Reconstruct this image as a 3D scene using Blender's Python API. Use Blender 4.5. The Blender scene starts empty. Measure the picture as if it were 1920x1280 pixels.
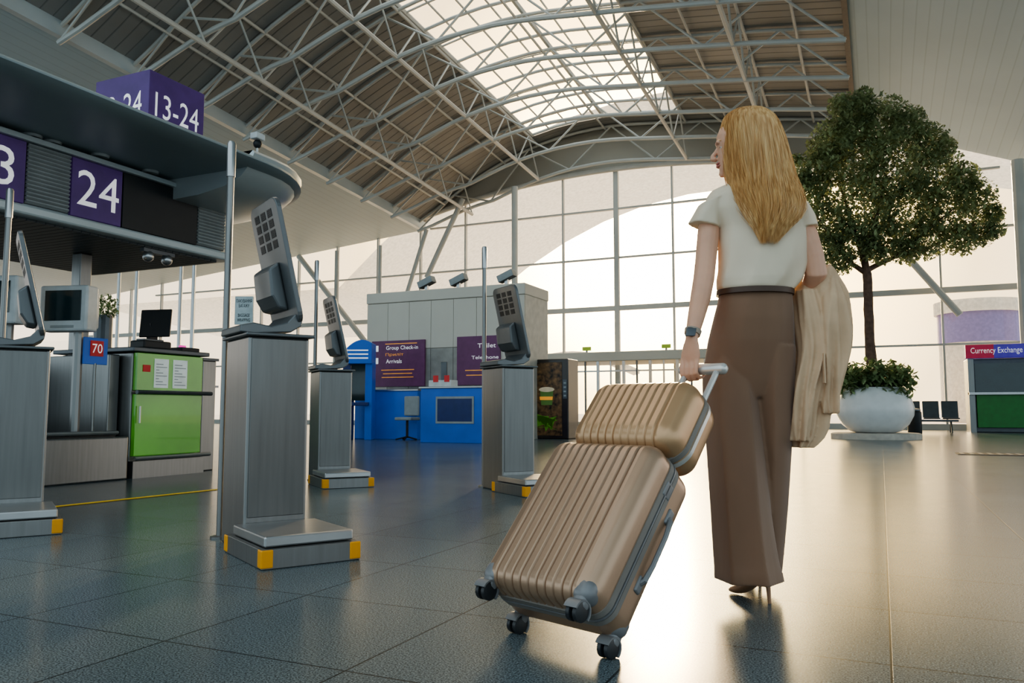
import bpy, bmesh, math, random
from mathutils import Vector, Matrix, noise
random.seed(7)
PI=math.pi; R=math.radians; sin=math.sin; cos=math.cos
PSI=R(24.7); TH=R(4.9); F=1500.0
CAM=Vector((0,0,.68)); Z=Vector((0,0,1))
fw=Vector((-sin(PSI)*cos(TH),cos(PSI)*cos(TH),sin(TH))); rt=Vector((cos(PSI),sin(PSI),0)); up=rt.cross(fw)
hf=Vector((-sin(PSI),cos(PSI),0))
def ray(px,py): return fw+rt*((px-960)/F)+up*((640-py)/F)
def onz(px,py,z=0.0):
    r=ray(px,py); return CAM+r*((z-CAM.z)/r.z)
def ond(px,py,d):
    r=ray(px,py); return CAM+r*(d/r.dot(hf))
def onx(px,py,x):
    r=ray(px,py); return CAM+r*(x/r.x)
def ony(px,py,y):
    r=ray(px,py); return CAM+r*(y/r.y)
def proj(P):
    v=P-CAM; z=v.dot(fw); return 960+F*v.dot(rt)/z, 640-F*v.dot(up)/z
col=bpy.context.scene.collection
ROOT={}
# ---------------------------------------------------------------- materials
def M_(name,c,rough=.5,metal=0,var=.12,vs=6,bump=0,bs=60,stretch=(1,1,1),transl=0,emit=0,coat=0,sss=0,c2=None,sheen=0):
    m=bpy.data.materials.new(name); m.use_nodes=True; nt=m.node_tree; N=nt.nodes; L=nt.links
    b=N['Principled BSDF']; out=N['Material Output']
    tc=N.new('ShaderNodeTexCoord'); mp=N.new('ShaderNodeMapping'); mp.inputs['Scale'].default_value=stretch
    L.new(tc.outputs['Object'],mp.inputs['Vector'])
    no=N.new('ShaderNodeTexNoise'); no.inputs['Scale'].default_value=vs; no.inputs['Detail'].default_value=4
    L.new(mp.outputs[0],no.inputs['Vector'])
    cr=N.new('ShaderNodeValToRGB'); e=cr.color_ramp.elements; e[0].position=.3; e[1].position=.7
    a=[max(0,x*(1-var)) for x in c]; d=[min(1,x*(1+var)) for x in (c2 or c)]
    e[0].color=(*a,1); e[1].color=(*d,1)
    L.new(no.outputs['Fac'],cr.inputs[0]); L.new(cr.outputs[0],b.inputs['Base Color'])
    b.inputs['Roughness'].default_value=rough; b.inputs['Metallic'].default_value=metal
    b.inputs['Coat Weight'].default_value=coat; b.inputs['Sheen Weight'].default_value=sheen
    if sss: b.inputs['Subsurface Weight'].default_value=sss; b.inputs['Subsurface Scale'].default_value=.02
    if bump:
        n2=N.new('ShaderNodeTexNoise'); n2.inputs['Scale'].default_value=bs; L.new(mp.outputs[0],n2.inputs['Vector'])
        bp=N.new('ShaderNodeBump'); bp.inputs['Strength'].default_value=bump; bp.inputs['Distance'].default_value=.01
        L.new(n2.outputs['Fac'],bp.inputs['Height']); L.new(bp.outputs[0],b.inputs['Normal'])
    if emit:
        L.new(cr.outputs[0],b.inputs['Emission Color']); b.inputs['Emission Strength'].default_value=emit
    if transl:
        t=N.new('ShaderNodeBsdfTranslucent'); L.new(cr.outputs[0],t.inputs['Color']); mx=N.new('ShaderNodeMixShader')
        mx.inputs[0].default_value=transl; L.new(b.outputs[0],mx.inputs[1]); L.new(t.outputs[0],mx.inputs[2]); L.new(mx.outputs[0],out.inputs[0])
    return m
def stripes(m,axis,period,strength=.6,dark=.6,dist=.03):
    nt=m.node_tree; N=nt.nodes; L=nt.links; b=N['Principled BSDF']
    tc=N.new('ShaderNodeTexCoord'); sp=N.new('ShaderNodeSeparateXYZ'); L.new(tc.outputs['Object'],sp.inputs[0])
    mu=N.new('ShaderNodeMath'); mu.operation='MULTIPLY'; mu.inputs[1].default_value=1/period; L.new(sp.outputs[axis],mu.inputs[0])
    fr=N.new('ShaderNodeMath'); fr.operation='FRACT'; L.new(mu.outputs[0],fr.inputs[0])
    cr=N.new('ShaderNodeValToRGB'); e=cr.color_ramp.elements; e[0].position=.0; e[0].color=(dark,dark,dark,1); e[1].position=.14; e[1].color=(1,1,1,1)
    L.new(fr.outputs[0],cr.inputs[0])
    src=b.inputs['Base Color'].links[0].from_socket
    mx=N.new('ShaderNodeMix'); mx.data_type='RGBA'; mx.blend_type='MULTIPLY'; mx.inputs[0].default_value=1
    L.new(src,mx.inputs[6]); L.new(cr.outputs[0],mx.inputs[7]); L.new(mx.outputs[2],b.inputs['Base Color'])
    bp=N.new('ShaderNodeBump'); bp.inputs['Strength'].default_value=strength; bp.inputs['Distance'].default_value=dist
    L.new(cr.outputs[0],bp.inputs['Height']); L.new(bp.outputs[0],b.inputs['Normal'])
    return m
STEEL=M_('brushed_steel',(.25,.25,.245),.36,.85,.07,4,.03,30,(10,10,.5))
STEELL=M_('light_steel',(.46,.46,.46),.3,.85,.06,5)
DKSTEEL=M_('dark_steel',(.11,.12,.13),.38,.6,.12,5)
KHEAD=M_('kiosk_head_grey',(.15,.16,.165),.38,.5,.08,5)
BLACK=M_('black_plastic',(.012,.014,.016),.5)
SCREEN=M_('screen_glass',(.01,.03,.035),.08,0,.3,2,coat=.5)
YEL=M_('yellow_cap',(.85,.36,.015),.5)
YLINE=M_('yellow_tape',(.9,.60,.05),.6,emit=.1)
PURP=M_('purple_sign',(.085,.04,.17),.5,emit=.12)
PURPD=M_('plum_board',(.13,.04,.11),.5,emit=.12)
WHITE=M_('white_letter',(.8,.8,.8),.5,emit=.5)
ORANGE=M_('orange_letter',(.85,.35,.05),.5,emit=.4)
WPL=M_('white_plastic',(.62,.64,.64),.4)
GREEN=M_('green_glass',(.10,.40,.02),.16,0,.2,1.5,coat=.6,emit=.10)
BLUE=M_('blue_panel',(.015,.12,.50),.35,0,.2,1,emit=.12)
BLUED=M_('dark_blue_panel',(.02,.04,.16),.35)
RED=M_('red_sign',(.5,.03,.03),.5,emit=.15)
CANOPY=M_('canopy_grey',(.25,.31,.33),.42,0,.12,.6)
CANOPYL=M_('canopy_lip',(.48,.53,.54),.3,.2,.10,.6)
LOUV=M_('louvre_grey',(.34,.36,.36),.45)
SLATD=stripes(M_('dark_slats',(.05,.06,.065),.5),1,.09,.8,.3)
BEIGE=M_('beige_panel',(.66,.60,.51),.5,0,.06,.5)
TRUSSW=M_('white_painted_steel',(.56,.55,.51),.4,0,.08,1)
DECK=stripes(M_('roof_deck',(.29,.285,.27),.5,.1,.12,.4),1,.36,.8,.5)
SOFF=stripes(M_('soffit_panel',(.42,.53,.58),.5,0,.05,.3),0,.30,.3,.80,.01)
SOFFL=stripes(M_('soffit_panel_left',(.46,.55,.58),.5,0,.05,.3),0,.34,.3,.8,.01)
FASC=M_('brown_fascia',(.14,.11,.08),.5)
GAPFILL=M_('gap_filler_panel',(.42,.39,.33),.5,0,.06,.4)
POT=M_('white_pot',(.82,.81,.79),.3,0,.04)
BARK=M_('bark',(.15,.085,.06),.85,0,.3,10,.5,30)
LEAF=M_('leaves',(.18,.24,.11),.5,0,.35,3,transl=.4,c2=(.42,.47,.25))
LEAF2=M_('plant_leaves',(.13,.20,.08),.5,0,.4,6,transl=.3,c2=(.3,.38,.18))
EXT=M_('outside_concrete',(.88,.83,.75),.8,transl=.5)
PEACH=M_('outside_ground',(.8,.68,.58),.9)
SKIN=M_('skin',(.66,.37,.25),.5,0,.06,14,sss=.12)
HAIR=M_('blonde_hair',(.76,.41,.15),.38,0,.12,18,0,60,(6,6,.3),transl=.35,c2=(1,.68,.36))
BLOUSE=M_('cream_blouse',(.88,.77,.60),.6,0,.04,10,.4,9,(1,1,.6),transl=.25)
TROUS=M_('brown_trousers',(.20,.110,.064),.7,0,.10,6,.3,10,(1,1,.35),sheen=.3)
BELT=M_('brown_belt',(.07,.035,.02),.5)
COAT=M_('beige_coat',(.66,.47,.31),.85,0,.08,12,.35,16,transl=.15)
SHOE=M_('nude_shoe',(.36,.20,.115),.35)
GOLD=M_('bronze_shell',(.41,.27,.18),.33,.45,.05,3,.05,500,coat=.2)
GOLD2=M_('bronze_shell_small',(.49,.30,.165),.33,.45,.05,3,.05,500,coat=.2)
ZIP=M_('zipper_grey',(.22,.20,.18),.6)
GUARD=M_('grey_guard',(.20,.20,.205),.4,.2)
RUB=M_('wheel_rubber',(.025,.027,.03),.4)
SILV=M_('silver_handle',(.62,.6,.57),.3,.4)
LIP=M_('lips',(.5,.17,.14),.4)
def glassm():
    m=bpy.data.materials.new('clear_glass'); m.use_nodes=True; nt=m.node_tree; N=nt.nodes; L=nt.links
    N.remove(N['Principled BSDF']); t=N.new('ShaderNodeBsdfTransparent'); t.inputs[0].default_value=(.97,.98,.97,1)
    g=N.new('ShaderNodeBsdfGlossy'); g.inputs['Roughness'].default_value=.03; mx=N.new('ShaderNodeMixShader'); mx.inputs[0].default_value=.04
    L.new(t.outputs[0],mx.inputs[1]); L.new(g.outputs[0],mx.inputs[2]); L.new(mx.outputs[0],N['Material Output'].inputs[0]); return m
GLASS=glassm()
def floorm():
    m=M_('granite_floor',(.100,.125,.136),.2,0,.06,.8,c2=(.108,.133,.144)); nt=m.node_tree; N=nt.nodes; L=nt.links; b=N['Principled BSDF']
    b.inputs['Specular IOR Level'].default_value=.09
    tc=N.new('ShaderNodeTexCoord'); mp=N.new('ShaderNodeMapping'); mp.inputs['Location'].default_value=(0.0,-.48,0)
    L.new(tc.outputs['Object'],mp.inputs['Vector'])
    br=N.new('ShaderNodeTexBrick'); br.offset=0; br.squash=1; br.inputs['Scale'].default_value=1
    br.inputs['Mortar Size'].default_value=.0035; br.inputs['Brick Width'].default_value=.65; br.inputs['Row Height'].default_value=.65
    br.inputs['Color1'].default_value=(1,1,1,1); br.inputs['Color2'].default_value=(.9,.91,.92,1); br.inputs['Mortar'].default_value=(.22,.22,.22,1)
    L.new(mp.outputs[0],br.inputs['Vector'])
    v=N.new('ShaderNodeTexNoise'); v.inputs['Scale'].default_value=190; v.inputs['Detail'].default_value=3; L.new(tc.outputs['Object'],v.inputs['Vector'])
    cr=N.new('ShaderNodeValToRGB'); e=cr.color_ramp.elements; e[0].position=.38; e[0].color=(.4,.4,.4,1); e[1].position=.66; e[1].color=(2.1,2.1,2.1,1)
    L.new(v.outputs['Fac'],cr.inputs[0])
    src=b.inputs['Base Color'].links[0].from_socket
    m1=N.new('ShaderNodeMix'); m1.data_type='RGBA'; m1.blend_type='MULTIPLY'; m1.inputs[0].default_value=1
    L.new(src,m1.inputs[6]); L.new(br.outputs['Color'],m1.inputs[7])
    m2=N.new('ShaderNodeMix'); m2.data_type='RGBA'; m2.blend_type='MULTIPLY'; m2.inputs[0].default_value=1
    L.new(m1.outputs[2],m2.inputs[6]); L.new(cr.outputs[0],m2.inputs[7]); L.new(m2.outputs[2],b.inputs['Base Color'])
    r=N.new('ShaderNodeMapRange'); r.inputs['To Min'].default_value=.20; r.inputs['To Max'].default_value=.23
    n3=N.new('ShaderNodeTexNoise'); n3.inputs['Scale'].default_value=5.0; L.new(tc.outputs['Object'],n3.inputs['Vector']); L.new(n3.outputs['Fac'],r.inputs[0]); L.new(r.outputs[0],b.inputs['Roughness'])
    bp=N.new('ShaderNodeBump'); bp.invert=True; bp.inputs['Strength'].default_value=.5; bp.inputs['Distance'].default_value=.002
    L.new(br.outputs['Fac'],bp.inputs['Height']); L.new(bp.outputs[0],b.inputs['Normal'])
    return m
FLOOR=floorm()
# ---------------------------------------------------------------- mesh builder
def frame(t):
    t=t.normalized(); a=Z if abs(t.z)<.9 else Vector((1,0,0)); u=t.cross(a).normalized(); return u,t.cross(u).normalized()
class MB:
    def __init__(s): s.v=[]; s.f=[]
    def add(s,vs,fs):
        n=len(s.v); s.v+=[Vector(v) for v in vs]; s.f+=[tuple(i+n for i in f) for f in fs]; return s
    def hexa(s,p): return s.add(p,[(0,3,2,1),(4,5,6,7),(0,1,5,4),(1,2,6,5),(2,3,7,6),(3,0,4,7)])
    def box(s,x0,x1,y0,y1,z0,z1):
        return s.hexa([(x0,y0,z0),(x1,y0,z0),(x1,y1,z0),(x0,y1,z0),(x0,y0,z1),(x1,y0,z1),(x1,y1,z1),(x0,y1,z1)])
    def ob(s,c,a,b,d):
        c=Vector(c); return s.hexa([c-a-b-d,c+a-b-d,c+a+b-d,c-a+b-d,c-a-b+d,c+a-b+d,c+a+b+d,c-a+b+d])
    def rings(s,rs,cap=True):
        n=len(rs[0]); vs=[p for r in rs for p in r]; fs=[]
        for i in range(len(rs)-1):
            for j in range(n):
                k=(j+1)%n; fs.append((i*n+j,i*n+k,(i+1)*n+k,(i+1)*n+j))
        if cap: fs.append(tuple(range(n))[::-1]); fs.append(tuple((len(rs)-1)*n+j for j in range(n)))
        return s.add(vs,fs)
    def tube(s,pts,r,n=8,cap=True):
        pts=[Vector(p) for p in pts]; rs=[]; m=len(pts); u=None
        for i,p in enumerate(pts):
            t=(pts[min(i+1,m-1)]-pts[max(i-1,0)]).normalized()
            if u is None: u,_=frame(t)
            u=(u-t*u.dot(t)).normalized(); w=t.cross(u); rr=r[i] if isinstance(r,(list,tuple)) else r
            rs.append([p+u*(cos(2*PI*j/n)*rr)+w*(sin(2*PI*j/n)*rr) for j in range(n)])
        return s.rings(rs,cap)
    def loft(s,rs,n=28,mod=None,sub=1):
        if sub>1:
            o2=[]; m=len(rs)
            for i in range(m-1):
                for q in range(sub):
                    t=q/sub; a=rs[i]; b=rs[i+1]; p0=rs[max(0,i-1)]; p3=rs[min(m-1,i+2)]
                    def cr_(k): return .5*((2*a[k])+(b[k]-p0[k])*t+(2*p0[k]-5*a[k]+4*b[k]-p3[k])*t*t+(3*a[k]-p0[k]-3*b[k]+p3[k])*t**3)
                    o2.append((cr_(0),a[1].lerp(b[1],t),a[2].lerp(b[2],t)))
            rs=o2+[rs[-1]]
        out=[]
        for i,(c,U,V) in enumerate(rs):
            o=[]
            for j in range(n):
                th=2*PI*j/n; k=mod(th,i/(len(rs)-1)) if mod else 1
                o.append(c+U*(cos(th)*k)+V*(sin(th)*k))
            out.append(o)
        return s.rings(out)
    def lathe(s,c,prof,n=32):
        c=Vector(c); return s.rings([[c+Vector((cos(2*PI*j/n)*r,sin(2*PI*j/n)*r,z)) for j in range(n)] for r,z in prof])
    def prism(s,poly,off):
        off=Vector(off); n=len(poly); vs=[Vector(p) for p in poly]+[Vector(p)+off for p in poly]
        fs=[tuple(range(n))[::-1],tuple(range(n,2*n))]+[(i,(i+1)%n,n+(i+1)%n,n+i) for i in range(n)]
        return s.add(vs,fs)
    def sph(s,c,r,n=12):
        c=Vector(c); return s.rings([[c+Vector((cos(2*PI*j/n)*sin(a)*r,sin(2*PI*j/n)*sin(a)*r,-cos(a)*r)) for j in range(n)] for a in [PI*(i+.15)/(n//2+.3) for i in range(n//2+1)]])
    def rbox(s,c,A,B,Cc,ha,hb,hc,r,n=10,disp=None):
        c=Vector(c); ne=[n]*3 if isinstance(n,int) else n; H=(ha,hb,hc)
        def ax(h,k):
            core=h-r
            return [-h+ r*(i/4.0) for i in range(4)]+[-core+2*core*i/k for i in range(k+1)]+[core+r*((i+1)/4.0) for i in range(4)]
        G=[ax(H[i],ne[i]) for i in range(3)]
        def mp(q):
            cl=[max(-(H[i]-r),min(H[i]-r,q[i])) for i in range(3)]
            dlt=Vector([q[i]-cl[i] for i in range(3)])
            if dlt.length>1e-9:
                m=max(abs(x) for x in dlt); nn=dlt.normalized(); p=Vector(cl)+nn*r if m>r*.999 else Vector(cl)+nn*m
            else: nn=Vector((0,0,0)); p=Vector(cl)
            if disp: p=disp(p,nn)
            return c+A*p.x+B*p.y+Cc*p.z
        for a in range(3):
            u,v=[(1,2),(2,0),(0,1)][a]
            for sg in (-1,1):
                pts=[]; idx={}
                for i,x in enumerate(G[u]):
                    for j,y in enumerate(G[v]):
                        q=[0,0,0]; q[a]=sg*H[a]; q[u]=x; q[v]=y; idx[i,j]=len(pts); pts.append(mp(q))
                fs=[(idx[i,j],idx[i+1,j],idx[i+1,j+1],idx[i,j+1]) for i in range(len(G[u])-1) for j in range(len(G[v])-1)]
                s.add(pts,fs)
        s.weld=1e-5; return s
    def build(s,name,mat,parent=None,smooth=False,bevel=0,remesh=0,sm=0,sub=0,kind=None,label=None,local=False,closed=True,ang=35):
        me=bpy.data.meshes.new(name)
        vs=s.v
        if parent is not None and not local:
            inv=ROOT[parent].inverted(); vs=[inv@v for v in vs]
        me.from_pydata([tuple(v) for v in vs],[],s.f)
        bm=bmesh.new(); bm.from_mesh(me)
        if getattr(s,'weld',0): bmesh.ops.remove_doubles(bm,verts=bm.verts,dist=s.weld)
        if closed: bmesh.ops.recalc_face_normals(bm,faces=bm.faces)
        bm.to_mesh(me); bm.free()
        if smooth:
            me.polygons.foreach_set('use_smooth',[True]*len(me.polygons)); me.set_sharp_from_angle(angle=R(ang))
        me.materials.append(mat)
        o=bpy.data.objects.new(name,me); col.objects.link(o)
        if parent is not None: o.parent=parent; ROOT[o]=ROOT[parent]
        else: ROOT[o]=Matrix.Identity(4)
        if bevel:
            b=o.modifiers.new('b','BEVEL'); b.width=bevel; b.segments=2; b.limit_method='ANGLE'; b.angle_limit=R(40)
        if remesh:
            b=o.modifiers.new('r','REMESH'); b.mode='VOXEL'; b.voxel_size=remesh; b.use_smooth_shade=True
        if sm:
            b=o.modifiers.new('s','SMOOTH'); b.iterations=sm; b.factor=.5
        if sub:
            b=o.modifiers.new('u','SUBSURF'); b.levels=sub; b.render_levels=sub
        if kind: o['kind']=kind
        if label: o['label']=label
        return o
def tag(o,label,cat,group=None):
    o['label']=label; o['category']=cat
    if group: o['group']=group
    return o
def thing(name,label,cat,loc=(0,0,0),rz=0,group=None):
    o=bpy.data.objects.new(name,None); col.objects.link(o); o.location=loc; o.rotation_euler=(0,0,rz); o.empty_display_size=.1
    ROOT[o]=Matrix.Translation(Vector(loc))@Matrix.Rotation(rz,4,'Z'); return tag(o,label,cat,group)
def struct(name,label,loc=(0,0,0)):
    o=bpy.data.objects.new(name,None); col.objects.link(o); o.location=loc; ROOT[o]=Matrix.Translation(Vector(loc)); o['kind']='structure'; o['label']=label; return o
def ctree(o,parent=None):
    c=o.copy(); col.objects.link(c)
    if parent: c.parent=parent
    for ch in list(o.children): ctree(ch,c)
    return c
def text(s,mat,parent,c,xd,ud,w,h,name='lettering',local=False,align='CENTER',ext=.002):
    cu=bpy.data.curves.new('t','FONT'); cu.body=s; cu.align_x=align; cu.resolution_u=3
    ob=bpy.data.objects.new('t',cu); col.objects.link(ob)
    me=bpy.data.meshes.new_from_object(ob); bpy.data.objects.remove(ob)
    xs=[v.co.x for v in me.vertices]; ys=[v.co.y for v in me.vertices]
    if not xs: return
    x0,x1,y0,y1=min(xs),max(xs),min(ys),max(ys); xd=Vector(xd).normalized(); ud=Vector(ud).normalized(); nd=xd.cross(ud)
    b=MB(); c=Vector(c)
    vs=[c+xd*((v.co.x-(x0+x1)/2)/(x1-x0)*w)+ud*((v.co.y-(y0+y1)/2)/(y1-y0)*h)+nd*ext for v in me.vertices]
    b.add(vs,[tuple(p.vertices) for p in me.polygons]); return b.build(name,mat,parent,local=local,closed=False)
# ---------------------------------------------------------------- hall shell
MB().box(-50,20,-12,31.6,-.1,0).build('floor',FLOOR,kind='structure',label='polished grey granite tile floor')
MB().box(-90,70,31.7,140,-.2,-.02).build('trim_1',PEACH,kind='structure',label='pale ground outside the glass facade')
FY=31.5; SL=.074
KX=[-21,-19,-16,-13,-10,-6.65,-3,-.5,1.5]; KZ=[8.1,9.3,11.0,12.1,12.45,12.15,11.7,11.3,10.9]
def cross(X):
    for i in range(len(KX)-1):
        if X<=KX[i+1] or i==len(KX)-2:
            t=(X-KX[i])/(KX[i+1]-KX[i]); p=[KZ[max(0,min(len(KZ)-1,i+k))] for k in (-1,0,1,2)]
            return .5*((2*p[1])+(-p[0]+p[2])*t+(2*p[0]-5*p[1]+4*p[2]-p[3])*t*t+(-p[0]+3*p[1]-3*p[2]+p[3])*t**3)
def rz_(X,Y): return cross(X)+SL*(FY-Y)
dk=MB()
for a,b_,n in ((-19,-13,8),(-6.65,-.5,8)):
    for th in (0,.12):
        vs=[];fs=[]
        for i in range(n+1):
            X=a+(b_-a)*i/n
            for Y in (-4,FY): vs.append((X,Y,rz_(X,Y)+th))
        for i in range(n): fs.append((2*i,2*i+1,2*i+3,2*i+2))
        dk.add(vs,fs)
vs=[];n=6
for i in range(n+1):
    X=-13+6.35*i/n
    for Y in (30.3,FY+.3): vs.append((X,Y,rz_(X,Y)))
dk.add(vs,[(2*i,2*i+1,2*i+3,2*i+2) for i in range(n)])
dk.build('ceiling',DECK,kind='structure',label='corrugated metal roof deck beside the skylight',closed=False)
def soff(name,mat,x0,z0,x1,z1,lab):
    b=MB(); f=SL*(FY+4)
    b.hexa([(x0,-4,z0+f),(x1,-4,z1+f),(x1,FY,z1),(x0,FY,z0),(x0,-4,z0+f+.1),(x1,-4,z1+f+.1),(x1,FY,z1+.1),(x0,FY,z0+.1)])
    return b.build(name,mat,kind='structure',label=lab)
soff('ceiling',SOFFL,-19,9.0,-48,6.5,'white panelled soffit left of the trusses')
soff('ceiling',SOFF,-.45,11.1,14,5.4,'white panelled soffit on the right')
b=MB(); f=SL*(FY+4)
b.hexa([(-.6,-4,11.0+f),(-.45,-4,11.0+f),(-.45,FY,11.0),(-.6,FY,11.0),(-.6,-4,11.6+f),(-.45,-4,11.6+f),(-.45,FY,11.6),(-.6,FY,11.6)])
b.build('trim_2',FASC,kind='structure',label='brown edge of right soffit')
b=MB(); b.hexa([(-19.1,-4,8.95+f),(-18.9,-4,8.95+f),(-18.9,FY,8.95),(-19.1,FY,8.95),(-19.1,-4,9.4+f),(-18.9,-4,9.4+f),(-18.9,FY,9.4),(-19.1,FY,9.4)])
b.build('trim_3',CANOPYL,kind='structure',label='pale edge of left soffit')
sk=struct('window_2','glazed skylight strip along the roof ridge',(-10,0,0))
vs=[];n=8
for i in range(n+1):
    X=-13+6.35*i/n
    for Y in (-4,30.3): vs.append((X,Y,rz_(X,Y)+.12))
MB().add(vs,[(2*i,2*i+1,2*i+3,2*i+2) for i in range(n)]).build('glazing',GLASS,sk,closed=False)
for i in range(9):
    X=-13+6.35*i/8; r=.09 if i in(0,4,8) else .035
    MB().tube([(X,-4,rz_(X,-4)+.05),(X,30.3,rz_(X,30.3)+.05)],r,6).build('glazing_bar',TRUSSW,sk)
for k in range(22):
    Y=30.2-1.1*k
    MB().tube([(-13+6.35*i/6,Y,rz_(-13+6.35*i/6,Y)+.03) for i in range(7)],.055 if k%2==0 else .035,6).build('cross_bar',TRUSSW,sk)
ordn=['first','second','third','fourth','fifth','sixth','seventh','eighth','ninth','tenth','eleventh']
def mktruss(Y):
    t=thing('roof_truss','', 'roof truss',(-10,Y,SL*(FY-Y)),0,'white roof trusses across the hall')
    XS=[-19+18.5*i/10 for i in range(11)]
    def tp(X): return Vector((X,Y,rz_(X,Y)-.10))
    def bt(X): return Vector((X,Y,rz_(X,Y)-(.5+1.1*min(1,(X+19)/4))))
    MB().tube([tp(-19+18.5*i/24) for i in range(25)],.06,8).build('upper_chord',TRUSSW,t,smooth=True)
    MB().tube([bt(-19+18.5*i/24) for i in range(25)],.075,8).build('lower_chord',TRUSSW,t,smooth=True)
    for i in range(10):
        a=tp(XS[i]) if i%2 else bt(XS[i]); c=bt(XS[i+1]) if i%2 else tp(XS[i+1])
        MB().tube([a,c],.038,6).build('web_brace',TRUSSW,t)
    return t
tr=mktruss(31.0); YT=[31.0-2.22*k for k in range(9)]
for k,Y in enumerate(YT):
    o=tr if k==0 else ctree(tr)
    o.location=(-10,Y,SL*(FY-Y))
    o['label']='white tubular roof truss crossing the skylight, %s counted from the glass facade'%ordn[k]
def girder(X,lab):
    t=thing('lattice_girder',lab,'girder',(X,20,rz_(X,20)),0)
    def tp(Y,d=0): return Vector((X,Y,rz_(X,Y)-.12))
    def bt(Y): return Vector((X,Y,rz_(X,Y)-1.6))
    MB().tube([tp(8),tp(31)],.05,6).build('upper_chord',TRUSSW,t); MB().tube([bt(8),bt(31)],.07,6).build('lower_chord',TRUSSW,t)
    for k in range(9): 
        Y=31-2.22*k
        MB().tube([bt(Y),tp(Y-1.11)],.034,6).build('web_brace',TRUSSW,t); MB().tube([tp(Y-1.11),bt(Y-2.22)],.034,6).build('web_brace',TRUSSW,t)
girder(-16.2,'white lattice girder running under the left roof deck'); girder(-13,'white lattice girder along the left edge of the skylight')
girder(-6.65,'white lattice girder along the right edge of the skylight'); girder(-3.4,'white lattice girder running under the right roof deck')
for i,X in enumerate((-17.6,-14.6,-10,-5,-1.9)):
    o=MB().tube([(X,6,rz_(X,6)-.2),(X,31,rz_(X,31)-.2)],.045,6).build('purlin',TRUSSW); tag(o,'thin white purlin running lengthwise, %s from the left soffit'%ordn[i],'purlin','lengthwise purlins')
fa=struct('window_1','tall glazed facade with pale mullions at end of hall',(-10,FY,0))
def arch(X): return 10.65-.0135*(X+9.7)**2
def ftop(X):
    if X<-19: return 9.0+(X+19)*.086
    if X>-.5: return 11.0-(X+.5)*.41
    return arch(X)
b=MB(); n=20; lo=[];hi=[]
for i in range(n+1):
    X=-19+18.5*i/n; lo.append((X,FY-.05,arch(X))); hi.append((X,FY-.05,cross(X)+.1))
b.add(lo+hi,[(i,i+1,n+1+i+1,n+1+i) for i in range(n)]); b.build('wall_back',GAPFILL,kind='structure',label='grey filler panel added above the facade arch',closed=False)  # solid panel added to block the bright sky gap between arch and roof
MB().tube([(-19+18.5*i/24,FY-.2,arch(-19+18.5*i/24)) for i in range(25)],.11,10).build('trim_4',TRUSSW,kind='structure',smooth=True,label='white arched beam over the facade glass')
MXS=[-9.7+2.35*k for k in range(-14,8)]
g=MB(); pts=[(X,FY+.05,0) for X in (-42,7)]+[(X,FY+.05,ftop(X)) for X in (7,3,-.4,-.6,-3,-6,-9,-12,-15,-17,-18.9,-19.1,-30,-42)]
g.add(pts,[tuple(range(len(pts)))]).build('glazing',GLASS,fa,closed=False)
for X in MXS:
    w=.10 if abs(X+9.7)<.1 else .035
    MB().box(X-w,X+w,FY-.14,FY+.02,0,ftop(X)).build('mullion',TRUSSW,fa)
for zt,w in ((.1,.1),(2.95,.035),(4.85,.10),(6.95,.035),(9.0,.035)):
    x0=-42 if zt<6 else (-36 if zt<7.5 else -18.6); x1=7 if zt<8 else 4
    MB().box(x0,x1,FY-.1-w*.3,FY+.03,zt-w,zt+w).build('transom',TRUSSW,fa)
for (a,b1,ya,yb,r) in ((700,560,660,480,.13),(800,868,520,372,.12),(1800,1700,590,480,.12),(1560,1490,590,430,.10),(735,800,640,430,.10)):
    MB().tube([ony(a,ya,30.6),ony(b1,yb,30.6)],r,10).build('brace',TRUSSW,fa,smooth=True)
for (a,b1,ya,yb,r,lab) in ((965,967,350,668,.13,'thick white post right of the beige service block'),
    (713,713,620,460,.08,'thin white post left of the beige block'),
    (632,632,640,470,.10,'thin white post behind the third self-service kiosk'),
    (1908,1912,800,300,.20,'thick white column at the right edge of the hall')):
    q=ony(a,min(ya,yb),29.8); o=MB().tube([(q.x,q.y,0),(q.x,q.y,q.z)],r,10).build('steel_post',TRUSSW,smooth=True); tag(o,lab,'post','white facade posts')
b=MB(); pr=[]; n=25
for i in range(n):
    X=-42+60*i/(n-1); z=max(5.6,12.9-.027*(X+8)**2) if X<-8 else 12.9-.008*(X+8)**2; pr.append((X,z))
vs=[(x,FY+1,z+1.2) for x,z in pr]+[(x,FY+13,z) for x,z in pr]
b.add(vs,[(i,i+1,n+i+1,n+i) for i in range(n-1)])
o=b.build('entrance_canopy',EXT,closed=False); tag(o,'large pale curved canopy outside above the glass facade','canopy')
c0=ond(1845,800,46); c0.z=0
t=thing('round_building','pale round building with a purple band seen outside at right','building',c0)
MB().lathe(c0,[(2.1,0),(2.1,4.5)],28).build('wall',EXT,t,smooth=True)
MB().lathe(c0,[(2.15,4.5),(2.15,6.2)],28).build('sign_band',M_('faded_purple',(.2,.16,.34),.6),t,smooth=True)
MB().lathe(c0,[(2.3,6.2),(2.3,6.9)],28).build('roof',EXT,t,smooth=True)
o=MB(); c1=ond(1075,790,60); c1.z=0
o.rings([[c1+rt*(-5+10*i/12)+Z*(3.4+1.4*sin(PI*i/12))+hf*k*3+Z*dz for i,dz in [(i,0) for i in range(13)]+[(12-i,.3) for i in range(13)]] for k in (0,1)])
tag(o.build('shelter_roof',EXT),'low arched shelter roof outside behind the doors','shelter')
d1=struct('door_1','glass entrance vestibule with pale frame',(-9,29,0))
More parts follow.
